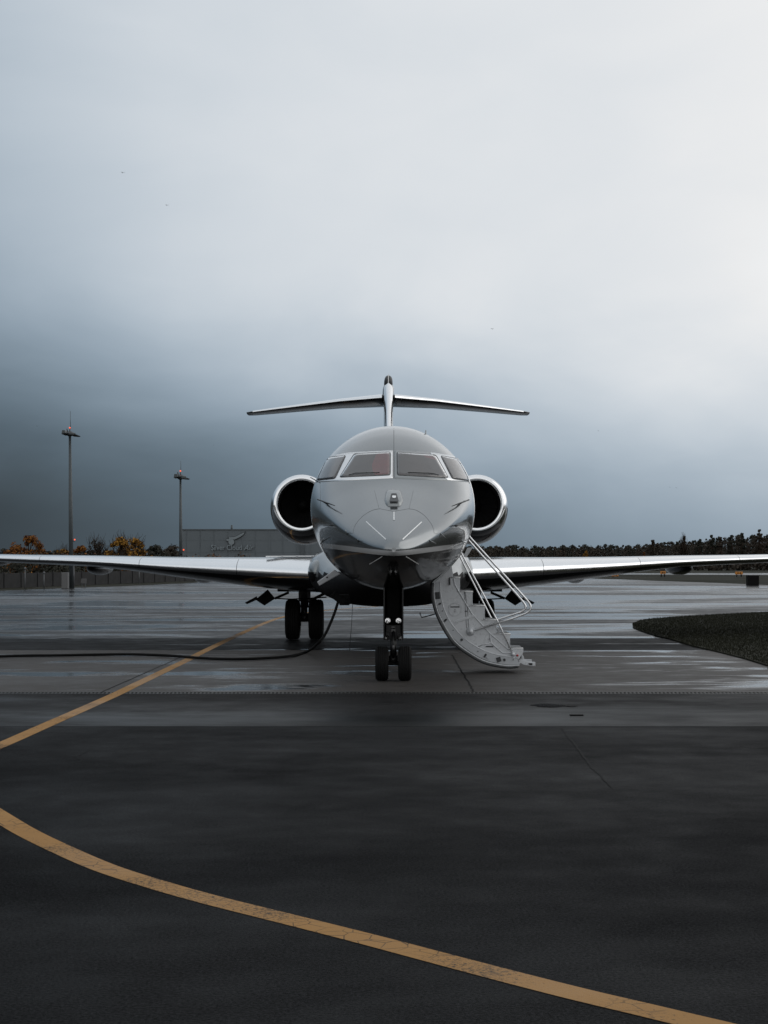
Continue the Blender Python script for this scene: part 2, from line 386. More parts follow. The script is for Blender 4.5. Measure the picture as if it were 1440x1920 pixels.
# split wet zone at y_d (island tip lies nearer)
y_e = 38.4; xe = cross_y(isl2[:9], y_e); band_i = [p for p in isl2[i0+1:9] if p[1] < y_e]; after = isl2[i0+1+len(band_i):]
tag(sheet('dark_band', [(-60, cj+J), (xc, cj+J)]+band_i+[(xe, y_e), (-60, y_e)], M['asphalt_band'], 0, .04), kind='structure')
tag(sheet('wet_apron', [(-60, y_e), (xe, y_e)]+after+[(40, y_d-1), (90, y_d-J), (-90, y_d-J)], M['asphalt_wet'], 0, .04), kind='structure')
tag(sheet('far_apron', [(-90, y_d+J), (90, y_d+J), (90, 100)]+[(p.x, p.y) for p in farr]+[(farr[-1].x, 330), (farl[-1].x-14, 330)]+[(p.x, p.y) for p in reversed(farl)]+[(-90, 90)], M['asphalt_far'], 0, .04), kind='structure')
tag(sheet('taxiway', [(60, 215), (500, 262), (500, 300), (-20, 245)], M['asphalt_far'], -.05), kind='structure')
jb = MB()
for y in (y_a, cj, y_d): jb.box(-60, (xc if y == cj else 60), y-J, y+J, -.045, -.008)
tag(jb.build('joint_sealant', M['joint']), kind='structure')
# drain channel with grating bars
ch = MB().box(-60, 60, y_b-.12, y_b+.12, -.05, -.035).build('drain_channel', M['black']); tag(ch, 'long dark slotted drain channel crossing the apron before the nose wheels', 'drain')
gr = MB()
x = -6.
while x < 6.5:
    gr.box(x, x+.022, y_b-.10, y_b+.10, -.034, -.004); x += .055
gr.box(-60, 60, y_b-.12, y_b-.10, -.034, .002); gr.box(-60, 60, y_b+.10, y_b+.12, -.034, .002)
go = gr.build('grating', mat('grating_iron', (.05, .05, .048), .4, .7, vary=.3, vscale=9), ch); go['kind'] = 'stuff'
# finer joints in the concrete and an oblique crack
ck = MB()
def ground_strip(mb, pts, wd, z=.004, wig=0):
    pts = [Vector((p[0], p[1], 0)) for p in pts]; a_ = []; b_ = []
    for i, p in enumerate(pts):
        d = (pts[min(i+1, len(pts)-1)]-pts[max(i-1, 0)]).normalized(); nrm = Vector((-d.y, d.x, 0)); p = p+nrm*random.uniform(-wig, wig)
        a_.append(p+nrm*wd/2+Vector((0, 0, z))); b_.append(p-nrm*wd/2+Vector((0, 0, z)))
    n = len(pts); mb.add(a_+b_, [(i, n+i, n+i+1, i+1) for i in range(n-1)])
ground_strip(ck, spline([G(848, 1228), G(862, 1252), G(876, 1276), G(888, 1297)], 8), .03, wig=.012)
ground_strip(ck, spline([G(372, 1299), G(300, 1271)[:], G(262, 1258), G(330, 1230)][:2]+[G(355, 1240)], 8), .02, wig=.01) if False else ground_strip(ck, spline([G(188, 1299), G(240, 1276), G(290, 1254), G(340, 1232)], 8), .02, wig=.008)
ground_strip(ck, spline([G(1052, 1365), G(1080, 1400), G(1110, 1440), G(1150, 1478)], 10), .018, wig=.012)
rc_ = random.Random(3)
def crack(x0, y0, ang, n, step, wd):
    p = [Vector((x0, y0, 0))]
    for _ in range(n): ang += rc_.gauss(0, .35); p.append(p[-1]+Vector((math.cos(ang), math.sin(ang), 0))*step*rc_.uniform(.6, 1.3))
    ground_strip(ck, p, wd)
q0 = G(180, 1400); crack(q0.x, q0.y, -1.9, 9, .16, .010); crack(q0.x-.35, q0.y-.9, 2.9, 8, .14, .008)
q0 = G(1150, 1480); crack(q0.x, q0.y, -1.0, 16, .13, .007)
q0 = G(560, 1385); crack(q0.x, q0.y, -2.2, 12, .14, .006)
tag(ck.build('crack_seams', M['joint']), kind='structure')
# small puddle and cast iron cover on the strip
pud = mat('puddle_water', (.02, .021, .022), .03, vary=.02, rvary=.0, spec=.6)
def blob(name, c, rx, ry, m_, z, n=26, seed=1):
    rr = random.Random(seed); ph = [rr.uniform(0, 6.28) for _ in range(3)]
    pts = [(c[0]+rx*math.cos(t)*(1+.16*math.sin(3*t+ph[0])+.10*math.sin(5*t+ph[1])), c[1]+ry*math.sin(t)*(1+.16*math.sin(2*t+ph[2])+.1*math.sin(4*t+ph[0]))) for t in [2*math.pi*k/n for k in range(n)]]
    return sheet(name, pts, m_, z)
tag(blob('puddle', G(1030, 1323), .24, .22, pud, .004), kind='structure')
hm = blob('asphalt_hole', G(1069, 1323.5), .085, .16, M['black'], .006, seed=4); tag(hm, kind='structure')
tag(MB().box(-.082, .082, -.03, .03, 0, .012).build('slot_cover', M['black'], bevel=.004, loc=G(1081, 1341.5)), 'short dark iron slot cover in the wet asphalt strip right of the nose wheels', 'slot cover')

# yellow taxi line
yl = [(640, 1142), (585, 1147.5), (535, 1156), (500, 1167), (450, 1189), (385, 1220), (350, 1238), (300, 1262), (250, 1286), (215, 1303), (150, 1332), (75, 1365), (30, 1385), (0, 1398)]
pts = [G(*p) for p in yl]
pts = [Vector((2.2, 67.5, 0)), Vector((.2, 66, 0))]+pts
pts += [Vector((-3.86, 15.1, 0)), Vector((-3.74, 14.1, 0)), Vector((-3.46, 13.1, 0)), Vector((-3.10, 12.25, 0))]
yl2 = [(0, 1531), (50, 1561), (120, 1595), (200, 1629), (300, 1661), (400, 1689), (500, 1714), (600, 1739), (700, 1764.5), (800, 1791), (900, 1817.5), (1000, 1843.5), (1100, 1868.5), (1200, 1892), (1275, 1910)]
pts += [G(*p) for p in yl2]+[Vector((1.40, 6.27, 0)), Vector((1.62, 6.06, 0)), Vector((1.9, 5.8, 0)), Vector((2.2, 5.5, 0)), Vector((2.6, 5.12, 0))]
ym = MB(); ground_strip(ym, spline(pts, 10), .178, .0025)
tag(ym.build('taxi_line', M['yellow']), kind='structure')
bpy.context.view_layer.update()

# grass island with blades
tag(sheet('grass_verge', isl2+[(40, y_d-1), (90, y_d), (90, 30), (60, 22.6)]+ext[1:], M['soil'], .03, .08), kind='structure')
poly_i = isl2+[(40, y_d-1), (90, y_d), (90, 30), (60, 22.6)]+ext[1:]
def inside(x, y, poly):
    c = False; n = len(poly)
    for i in range(n):
        (x0, y0), (x1, y1) = poly[i], poly[(i+1) % n]
        if (y0 > y) != (y1 > y) and x < (x1-x0)*(y-y0)/(y1-y0)+x0: c = not c
    return c
gb = MB(); cnt = 0
while cnt < 45000:
    x, y = random.uniform(4.5, 17), random.uniform(23, 60)
    if x > y*.26+1.2 or not inside(x, y, poly_i): continue
    hgt = random.uniform(.015, .05); a_ = random.uniform(0, 6.28); wd = .012; dx, dy = math.cos(a_)*wd, math.sin(a_)*wd; lx, ly = random.gauss(0, .02), random.gauss(0, .02)
    gb.v += [(x-dx, y-dy, .025), (x+dx, y+dy, .025), (x+lx, y+ly, .03+hgt)]; b_ = len(gb.v); gb.f.append((b_-3, b_-2, b_-1)); gb.mi.append(0); gb.sm.append(False); cnt += 1
go = gb.build('grass', M['grass'], fix=False); tag(go, kind='stuff')

# ------------------------------------------------------------------ the jet
JX, JY = .135, 22.0
jet = empty('private_jet', (JX, JY, 0))
tag(jet, 'silver grey business jet with dark belly parked nose-on with its airstair down', 'jet')
def Lp(x, y, d): p = P(x, y, d); return Vector((p.x-JX, p.y-JY, p.z))
EYE = Vector((-JX, -JY, H))
fw = smooth_table([(0, .03), (.06, .12), (.2, .235), (.5, .42), (1, .66), (1.6, .88), (2.2, 1.05), (3, 1.22), (3.8, 1.32), (4.6, 1.345), (19, 1.345), (22, 1.2), (25, .85), (28, .42), (30, .12)])
ftop = smooth_table([(0, 2.04), (.06, 2.12), (.2, 2.21), (.5, 2.36), (1, 2.58), (1.5, 2.79), (2.1, 3.05), (2.4, 3.22), (2.8, 3.46), (3.2, 3.68), (3.7, 3.89), (4.3, 4.045), (5.2, 4.135), (20, 4.135), (26, 3.95), (30, 3.7)])
fbot = smooth_table([(0, 1.98), (.06, 1.92), (.2, 1.86), (.5, 1.77), (1, 1.66), (2, 1.50), (3, 1.41), (4.2, 1.375), (18, 1.375), (22, 1.75), (26, 2.6), (30, 3.45)])
fmid = smooth_table([(0, 2.01), (.2, 2.03), (.5, 2.10), (1, 2.245), (2, 2.49), (3, 2.64), (4, 2.71), (5, 2.72), (20, 2.75), (25, 3.1), (30, 3.57)])
RN = 128
fex = smooth_table([(0, 2), (.15, 1.75), (.5, 1.60), (1.2, 1.66), (2.2, 1.9), (3.2, 2), (30, 2)])
def fsec(t):
    ring = []
    for k in range(RN):
        a_ = 2*math.pi*k/RN; c_, s_ = math.cos(a_), math.sin(a_)
        hh = (ftop(t)-fmid(t)) if s_ > 0 else (fmid(t)-fbot(t))
        ex = 2/(fex(t) if s_ > 0 else 2)
        ring.append((fw(t)*math.copysign(abs(c_)**ex, c_), t, fmid(t)+hh*math.copysign(abs(s_)**ex, s_)))
    return ring
ts = [0, .02, .05, .09, .14, .2, .28, .38]+[.5+.1*i for i in range(0, 39)]+[4.4, 4.6, 4.8, 5.0, 5.2, 5.5]+[6+.7*i for i in range(0, 19)]+[19.2+.6*i for i in range(0, 19)]
ts = sorted(set(round(t, 4) for t in ts if t < 4.35 or t > 4.39))
rings = [fsec(t) for t in ts]
door_t = (4.4, 5.2)
def skip_fn(i, k):
    if not (ts[i] >= door_t[0]-.001 and ts[i+1] <= door_t[1]+.001): return False
    a_ = math.degrees(2*math.pi*(k+.5)/RN); a_ = a_-360 if a_ > 180 else a_
    return -46 < a_ < 38
fb = MB(); fb.loft(rings, cap=True, skip=skip_fn)
fus = fb.build('fuselage', M['livery'], jet)
full = MB(); full.loft(rings, cap=True)
bvh = BVHTree.FromPolygons([Vector(p) for p in full.v], full.f)
def hit(x, y, off=.003):
    """the hull point seen at a pixel, lifted off the skin"""
    cx, cy = 738, 950
    for k in range(40):
        d = Lp(x, y, 10)-EYE
        loc, nrm, _, _ = bvh.ray_cast(EYE, d.normalized())
        if loc is not None:
            if nrm.dot(d) > 0: nrm = -nrm
            return loc+nrm*off
        x += (cx-x)*.01; y += (cy-y)*.01
    return None
def roundpoly(poly, r, n=5):
    out_ = []; N_ = len(poly); poly = [Vector(p) for p in poly]
    for i in range(N_):
        p, a_, b_ = poly[i], poly[i-1], poly[(i+1) % N_]
        ra = min(r, (a_-p).length*.45, (b_-p).length*.45)
        A, B = p+(a_-p).normalized()*ra, p+(b_-p).normalized()*ra
        for k in range(n+1):
            t = k/n; out_.append((1-t)**2*A+2*t*(1-t)*p+t*t*B)
    return out_
def resample(poly, m_):
    """densify the edges"""
    out_ = []
    for i in range(len(poly)):
        a_, b_ = Vector(poly[i]), Vector(poly[(i+1) % len(poly)]); k = max(1, int((b_-a_).length/m_))
        out_ += [a_+(b_-a_)*j/k for j in range(k)]
    return out_
def skin_patch(name, poly, m_, off, parent, r=3, hole=None, rim=True):
    """panel following the hull; the outline is rounded; with real edge thickness"""
    o_ = resample(roundpoly(poly, r), 3); n = len(o_); c = sum(o_, Vector((0, 0)))/n
    fr = [1, .85, .65, .42, .2]; v = []; f = []
    for s_ in fr:
        for p in o_: q_ = c+(p-c)*s_; v.append(hit(q_.x, q_.y, off))
    for i in range(len(fr)-1):
        for k in range(n): f.append((i*n+k, i*n+(k+1) % n, (i+1)*n+(k+1) % n, (i+1)*n+k))
    v.append(hit(c.x, c.y, off)); ci = len(v)-1
    f += [((len(fr)-1)*n+k, (len(fr)-1)*n+(k+1) % n, ci) for k in range(n)]
    if rim:
        b_ = len(v)
        for p in o_: v.append(hit(p.x, p.y, -.01))
        f += [(k, b_+k, b_+(k+1) % n, (k+1) % n) for k in range(n)]
    mb = MB(); mb.add(v, f, 0, True); return mb.build(name, m_, parent)
def skin_strip(name, pts, wd, m_, off, parent, step=4):
    """narrow strip of constant width on the hull"""
    pts = [Vector(p) for p in pts]; dense = []
    for a_, b_ in zip(pts, pts[1:]):
        k = max(1, int((b_-a_).length/step)); dense += [a_+(b_-a_)*j/k for j in range(k)]
    dense.append(pts[-1]); P3 = [hit(p.x, p.y, off) for p in dense]; v = []
    n = len(P3)
    for i, p in enumerate(P3):
        d = (P3[min(i+1, n-1)]-P3[max(i-1, 0)]).normalized(); nr = (EYE-p).normalized(); sd_ = d.cross(nr).normalized()*wd/2
        v += [p+sd_, p-sd_]
    f = [(2*i, 2*i+1, 2*i+3, 2*i+2) for i in range(n-1)]
    mb = MB(); mb.add(v, f, 0, True); return mb.build(name, m_, parent)

# cockpit glazing
skin_patch('windscreen_frame', [(612, 856), (655, 848.5), (737, 844.5), (737, 896.5), (628, 902), (588, 905), (596, 884)], M['frame'], .004, jet, r=2)
skin_patch('windscreen_surround', [(739.5, 844.5), (806, 847.5), (840, 901), (739.5, 897.5)], M['silver'], .003, jet, r=2)
skin_patch('windscreen_frame', [(806.5, 848), (862, 857), (878, 884), (887, 905), (838, 900), (828, 889)], M['frame'], .0045, jet, r=2)
panes = [([(665.6, 852), (731, 848.5), (730.7, 890.7), (637.8, 895)], 'windscreen', (.62, .40)),
         ([(745.3, 849), (815.6, 854), (839.5, 895.8), (746, 890.7)], 'windscreen', None),
         ([(615, 859.5), (648, 855), (628, 896.5), (595, 900)], 'side_window', None),
         ([(826.5, 855.5), (858.5, 862), (880, 901.5), (848, 896.8)], 'side_window', None)]
for poly, nm, refl in panes:
    c = Vector((sum(p[0] for p in poly)/4, sum(p[1] for p in poly)/4))
    big = [c+(Vector(p)-c)*(1+2.2/(Vector(p)-c).length) for p in poly]
    seal = skin_patch(nm, big, M['rubber_seal'], .0065, jet, r=5)
    lin = skin_patch('cockpit_lining', poly, M['cabin'], .0085, seal, r=4, rim=False)
    if nm == 'windscreen' and refl:
        skin_patch('reflection_patch', [(706, 851.5), (730.5, 850), (730.2, 890), (701, 891.5), (697, 874)], M['red_reflection'], .0105, seal, r=5, rim=False)  # patch that paints a red reflection into the pane, no real part
    elif nm == 'windscreen':
        skin_patch('reflection_patch', [(792, 853.5), (813, 855), (819, 864), (796, 858)], M['red_reflection'], .0105, seal, r=5, rim=False)
    skin_patch('pane', poly, M['glass'], .0125, seal, r=4)
for wp in ([(655, 893), (668, 889.5), (712, 888.5)], [(822, 893), (808, 889.5), (764, 888.5)]):
    skin_strip('wiper', wp, .012, M['black'], .022, jet)
# panel gaps
for pl in ([(738.5, 803), (738.5, 820), (738.5, 843.5)], [(738.3, 845), (738.3, 896)]):
    skin_strip('panel_gap', pl, .008, M['line_dark'], .0015+(.006 if pl[0][1] > 840 else 0), jet)
def arc(pts, n=8): return [(p.x, p.y) for p in spline([Vector((a_, b_, 0)) for a_, b_ in pts], n)]
for pl in (arc([(662, 1000), (666, 985), (680, 968), (698, 957), (712, 954)]), arc([(814, 1000), (810, 985), (797, 968), (781, 957), (766, 954)]),
           [(702, 920), (711, 954)], [(775, 920), (767, 954)], [(712, 954), (738, 959), (766, 954)], [(640, 1003), (662, 1000)], [(814, 1000), (838, 1003)],
           [(600, 905), (601, 935), (600, 955)], [(588, 990), (604, 1003), (618, 1007)], [(889, 990), (873, 1003), (859, 1007)]):
    skin_strip('panel_gap', pl, .0035, M['line_dark'], .0012, jet)
# lightning diverter strips
for pl in ([(687, 978.5), (724, 1012)], [(790.5, 979), (754.5, 1012)], [(738.7, 960), (738.7, 975.5)]):
    skin_strip('diverter_strip', pl, .014, M['marks'], .006, jet)
for pl in ([(717, 1043), (693, 1057.5)], [(761, 1043), (785, 1057.5)]):
    skin_strip('diverter_strip', pl, .010, M['marks'], .004, jet)
# camera fairing on the nose
def fairing():
    mb = MB(); out_ = [Vector(p) for p in resample(roundpoly([(723, 920), (753, 920), (757, 940), (752, 949), (725, 949), (720, 940)], 7), 2)]
    c = Vector((738.5, 936)); n = len(out_); v = []; f = []
    fr = [(1.0, -.004), (.97, .012), (.88, .035), (.72, .05), (.45, .058), (.2, .06)]
    for s_, h_ in fr:
        for p in out_: q_ = c+(p-c)*s_; v.append(hit(q_.x, q_.y, h_))
    for i in range(len(fr)-1): f += [(i*n+k, i*n+(k+1) % n, (i+1)*n+(k+1) % n, (i+1)*n+k) for k in range(n)]
    v.append(hit(c.x, c.y, .06)); f += [((len(fr)-1)*n+k, (len(fr)-1)*n+(k+1) % n, len(v)-1) for k in range(n)]
    mb.add(v, f, 0, True); return mb.build('camera_fairing', M['silver'], jet)
cf = fairing()
skin_patch('camera_window', [(734, 932.5), (743, 932.5), (747, 948), (730.5, 948)], M['rubber_seal'], .064, cf, r=1, rim=False)
skin_patch('camera_lens', [(735, 937), (742.5, 937), (741.5, 941.5), (736, 941.5)], M['marks'], .067, cf, r=2, rim=False)
# probes
def probe(px, off=.09, r=.007):
    mb = MB(); A = hit(*px[0], 0); mb.tube([A, hit(*px[0], off)], r*1.4, 8)
    pts_ = [hit(*p, off) for p in px[1:]]; mb.tube(pts_, [r*1.6]*(len(pts_)-1)+[r*.7], 8); return mb.build('pitot_probe', M['gear'], jet)
probe([(613, 945), (605, 941), (613, 945), (622, 950), (635, 956)])
probe([(862, 945), (869.5, 941.5), (862, 946), (854, 950), (840, 957)])
probe([(622, 985), (613, 984), (622, 985), (628, 986)], .05, .005); probe([(854, 985), (848, 987), (854, 985), (865, 985)], .05, .005)
for px in ((651, 1003, 653, 996), (826, 1000, 829, 1008), (671, 1016, 676, 1013), (805, 1013, 811, 1018)):
    MB().tube([hit(px[0], px[1], 0), hit(px[2], px[3], .05)], [.010, .005], 8).build('drain_fin', M['silver'], jet)
for px in ([(592, 901), (585, 897.5), (581, 895)], ):
    A = hit(594, 902, 0); B = Lp(582, 895, A.y+JY); MB().tube([A, B], [.008, .006], 8).build('air_data_probe', M['gear'], jet)
for sx, e0 in ((-1, [(601, 1019), (614, 1008)]), (1, [(874, 1018), (862, 1014)])):
    MB().tube([hit(*e0[0], .0), hit(*e0[1], .06)], [.014, .006], 8).build('blade_antenna', M['silver'], jet)
MB().tube([(.55, 4.5, 3.9), (.56, 4.55, 4.02)], [.02, .008], 8).build('blade_antenna', M['silver'], jet)
# cabin inside the doorway
cb = MB(); cb.box(-1.0, 1.03, 4.3, 4.34, 1.88, 3.45); cb.box(-1.0, 1.03, 5.26, 5.3, 1.88, 3.45); cb.box(-1.0, -.96, 4.34, 5.26, 1.88, 3.45)
cb.box(-1.0, 1.03, 4.34, 5.26, 3.45, 3.49); cb.box(-1., 1.03, 4.34, 5.26, 1.85, 1.88)
cb.build('cabin_vestibule', M['cabin'], jet)
dr = MB()
for t_ in door_t:
    dr.tube([((fw(t_)+.004)*math.cos(R(a_)), t_, fmid(t_)+1.35*math.sin(R(a_))) for a_ in range(-46, 40, 4)], .018, 8)
dr.build('door_jamb', M['rail'], jet)
# cabin windows along both sides
for sx in (-1, 1):
    for i in range(7):
        t0 = 7.2+i*1.25
        outl = [(t0+.20*math.copysign(abs(math.cos(a_))**.8, math.cos(a_)), R(14)+.155*math.copysign(abs(math.sin(a_))**.8, math.sin(a_))) for a_ in [2*math.pi*k/24 for k in range(24)]]
        v = [(sx*1.352*math.cos(q_), t_, 2.72+1.352*math.sin(q_)) for t_, q_ in outl]; v.append((sx*1.352*math.cos(R(14)), t0, 2.72+1.352*math.sin(R(14))))
        mb = MB(); mb.add(v, [(k, (k+1) % 24, 24) for k in range(24)], 0, True); mb.build('cabin_window', M['rubber_seal'], jet)

# belly fairing
def superring(cx_, y, cz, hw, hh, ex=2.6, n=48):
    r_ = []
    for k in range(n):
        a_ = 2*math.pi*k/n; c_, s_ = math.cos(a_), math.sin(a_)
        r_.append((cx_+hw*math.copysign(abs(c_)**(2/ex), c_), y, cz+hh*math.copysign(abs(s_)**(2/ex), s_)))
    return r_
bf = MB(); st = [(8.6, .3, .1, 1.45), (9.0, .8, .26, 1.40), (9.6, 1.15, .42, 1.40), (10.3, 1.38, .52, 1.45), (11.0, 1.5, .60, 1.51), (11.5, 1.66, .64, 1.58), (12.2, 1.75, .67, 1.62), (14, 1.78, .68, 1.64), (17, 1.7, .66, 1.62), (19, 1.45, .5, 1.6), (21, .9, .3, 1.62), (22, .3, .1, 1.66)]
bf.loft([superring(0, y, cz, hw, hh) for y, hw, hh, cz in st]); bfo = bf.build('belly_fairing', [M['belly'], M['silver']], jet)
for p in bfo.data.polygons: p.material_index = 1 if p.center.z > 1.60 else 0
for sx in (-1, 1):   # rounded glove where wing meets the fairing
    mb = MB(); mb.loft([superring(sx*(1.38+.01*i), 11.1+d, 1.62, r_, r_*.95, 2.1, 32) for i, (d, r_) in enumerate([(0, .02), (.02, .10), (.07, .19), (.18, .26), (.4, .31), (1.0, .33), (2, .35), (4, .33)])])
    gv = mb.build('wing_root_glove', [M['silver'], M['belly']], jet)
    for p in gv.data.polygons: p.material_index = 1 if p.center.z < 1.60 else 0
    for k in range(3):
        c = Lp(738+sx*(181-k*12), 1092+(k % 2)*2, 34.6)
        MB().lathe([(-.02, .0), (-.015, .05), (.02, .065), (.06, .06), (.08, .0)], 'y', (c.x, c.y, c.z), 16).build('landing_light', M['lampglass'], jet)

# wings: (span, leading edge y, chord, z, up, down)
WS = [(.9, 11.2, 7.2, 1.56, .36, .44), (2.0, 12.1, 6.2, 1.595, .345, .43), (3.4, 13.12, 5.2, 1.655, .285, .36), (5.0, 14.3, 4.3, 1.725, .225, .25), (7.0, 15.75, 3.4, 1.83, .155, .13), (10, 17.9, 2.6, 1.93, .10, .10), (12, 19.3, 2.1, 2.02, .085, .08), (13.9, 20.65, 1.5, 2.10, .06, .06)]
wi = [smooth_table([(r_[0], r_[j]) for r_ in WS]) for j in range(1, 6)]
def yt(x): return 2*(1.4845*math.sqrt(max(x, 0))-.63*x-1.758*x*x+1.4215*x**3-.5075*x**4)*.98
XC = [0, .0015, .004, .009, .016, .026, .04, .06, .09, .13, .18, .25, .35, .48, .62, .78, .9, 1]
def wsec(ax, sx, off=0, xc=XC, xl=None, camber=0):
    le, ch_, z, up, dn = [f(ax) for f in wi]
    zte = -.02*ch_*0
    us = [(x, z+up*yt(x)+off) for x in reversed(xc)]; ls = [(x, z-dn*yt(x)-off) for x in (xl or xc)[1:]]
    return [(sx*ax, le+ch_*x-(off if x < .3 else 0), zz+zte*x) for x, zz in us+ls]
spans = [.9, 1.4, 2, 2.7, 3.4, 4.2, 5, 6, 7, 8, 9, 10, 11, 12, 13, 13.9]
for sx in (-1, 1):
    mb = MB(); mb.loft([wsec(a_, sx) for a_ in spans])
    tip = []
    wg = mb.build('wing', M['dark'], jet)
    # upper skin in silver paint, 3 mm proud
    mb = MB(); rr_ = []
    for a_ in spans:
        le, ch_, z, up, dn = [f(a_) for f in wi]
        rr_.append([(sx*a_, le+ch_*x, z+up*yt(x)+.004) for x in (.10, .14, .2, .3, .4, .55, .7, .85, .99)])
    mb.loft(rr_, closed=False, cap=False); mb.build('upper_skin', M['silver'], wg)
    cuts = [1.72, 3.37, 5.78, 8.5, 11.2, 13.6]
    for s0, s1 in zip(cuts, cuts[1:]):
        mb = MB(); k = 8; secs = []
        for i in range(k+1):
            a_ = s0+.006+(s1-s0-.012)*i/k
            secs.append(wsec(a_, sx, .007, [0, .0008, .002, .004, .007, .011, .018, .028, .042, .06, .085, .12], [0, .0008, .002, .004, .007, .010]))
        mb.loft(secs, closed=False, cap=False)
        # closing ribs so the slat has thickness at its ends
        for s_ in (secs[0], secs[-1]): mb.add(s_, [tuple(range(len(s_)))])
        mb.build('leading_edge_slat', M['chrome'], wg)
    # winglet
    mb = MB(); rings_ = []
    for t_, (ax, le, c_, z, th) in enumerate([(13.9, 20.65, 1.5, 2.10, .10), (14.05, 20.85, 1.35, 2.16, .10), (14.18, 21.1, 1.2, 2.35, .09), (14.3, 21.5, .95, 2.8, .07), (14.45, 22.0, .6, 3.45, .04)]):
        tilt = [0, .5, 1.1, 1.25, 1.25][t_]; nx, nz = -math.sin(tilt)*sx, math.cos(tilt)
        us = [(x, th/2*yt(x)) for x in reversed(XC)]+[(x, -th/2*yt(x)) for x in XC[1:]]
        rings_.append([(sx*ax+nx*o_, le+c_*x, z+nz*o_) for x, o_ in us])
    mb.loft(rings_); mb.build('winglet', M['silver'], wg)
    # flap track fairings
    for ax, y0, y1, zt, dp in ((4.62, 16.2, 19.9, 1.50, .16), (7.35, 17.2, 20.2, 1.70, .16), (10.3, 18.9, 21.4, 1.88, .12)):
        mb = MB(); n_ = 12; L_ = []
        for i in range(n_+1):
            t_ = i/n_; r_ = max(.01, math.sin(math.pi*t_)**.6); L_.append(superring(sx*ax, y0+(y1-y0)*t_, zt-dp*.3*r_, .26*r_ if ax > 5 else .2*r_, dp*r_, 2, 20))
        mb.loft(L_); mb.build('flap_track_fairing', M['dark'], wg)
    # low metal strip and vents on top of the wing root
    if sx < 0:
        for k in range(4):
            mb = MB().box(-.20, .20, -.1, .1, 0, .03); mb.build('overwing_vent', M['frame'], wg, bevel=.01, loc=(-1.55-.33*k, 13.3, 1.94-.002*k))
# ------------------------------------------------------------------ engines
for sx in (-1, 1):
    cx_, zi, zm, y0 = sx*2.26, 3.32, 3.165, 19.2
    prof = [(0.0, .665, 0), (.02, .715, 0), (.07, .75, .05), (.16, .785, .15), (.34, .82, .35), (.7, .85, .6), (1.2, .87, .85), (1.9, .88, 1), (2.8, .85, 1), (3.8, .72, 1), (4.8, .52, 1), (5.1, .47, 1), (5.1, .40, 1), (4.6, .38, 1)]
    def ring(y, r_, k, n=64): zc = zi+(zm-zi)*k; xo = cx_+(.05*k*(-1 if sx > 0 else 1))*0; return [(xo+r_*math.cos(2*math.pi*j/n), y0+y, zc+r_*math.sin(2*math.pi*j/n)) for j in range(n)]
    mb = MB(); mb.loft([ring(*p) for p in prof[3:]], cap=False); eng = mb.build('engine', M['dark'], jet)
    mb = MB(); mb.loft([ring(*p) for p in [(.16, .588, 0), (.10, .592, 0), (.05, .602, 0), (.02, .618, 0), (.0, .645, 0), (.003, .68, 0), (.02, .712, .02), (.06, .745, .05), (.16, .789, .15), (.20, .797, .2)]], cap=False); mb.build('intake_lip', M['chrome'], eng)
    mb = MB(); mb.loft([ring(.15, .588, 0), ring(.5, .60, 0), ring(1.1, .61, 0), ring(1.6, .6, 0)], cap=False); mb.add(ring(1.6, .61, 0), [tuple(range(64))]); mb.build('intake_duct', M['duct'], eng)
    mb = MB(); mb.lathe([(.62, .0), (.66, .05), (.78, .11), (.95, .17), (1.05, .185)], 'y', (cx_, y0, zi), 32); mb.build('spinner', M['gear'], eng)
    for k in range(24):
        mb = MB(); a0 = 2*math.pi*k/24; v = []
        for r_, tw in ((.17, .5), (.38, .9), (.595, 1.2)):
            w_ = .05+.09*r_
            for s_ in (-1, 1):
                aa = a0+s_*w_*math.sin(tw)/r_*.9; v.append((cx_+r_*math.cos(aa), y0+1.05+s_*w_*math.cos(tw), zi+r_*math.sin(aa)))
        mb.add(v, [(0, 1, 3, 2), (2, 3, 5, 4)], 0, True); b_ = mb.build('fan_blade', M['duct'], eng)
    # pylon and its thin copper-toned cowl seam
    mb = MB(); rr_ = []
    for xx, le, c_, z in ((sx*1.1, 20.2, 3.6, 3.35), (sx*1.75, 20.5, 3.4, 3.28)):
        us = [(x, .11*yt(x)) for x in reversed(XC)]+[(x, -.11*yt(x)) for x in XC[1:]]
        rr_.append([(xx, le+c_*x, z+o_) for x, o_ in us])
    mb.loft(rr_); mb.build('pylon', M['silver'], eng)
    mb = MB(); pr = []
    for k in range(12):
        aa = R(-112-k*4) if sx < 0 else R(-68+k*4)
        yy = .2+k*.09; kk = lerp_table([(.16, .15), (.34, .35), (.7, .6), (1.2, .85)], yy); r2 = lerp_table([(.16, .785), (.34, .82), (.7, .85), (1.2, .87)], yy)+.002
        aa = R(-118 if sx < 0 else -62)+(k/12)**1.5*.75*(1 if sx < 0 else -1)
        zc = zi+(zm-zi)*kk; pr.append((cx_+r2*math.cos(aa), y0+yy, zc+r2*math.sin(aa)))
    mb.tube(pr, .006, 6); mb.build('cowl_seam', mat('copper_seam_%s' % ('a' if sx < 0 else 'b'), (.22, .10, .07), .4, .4), eng)
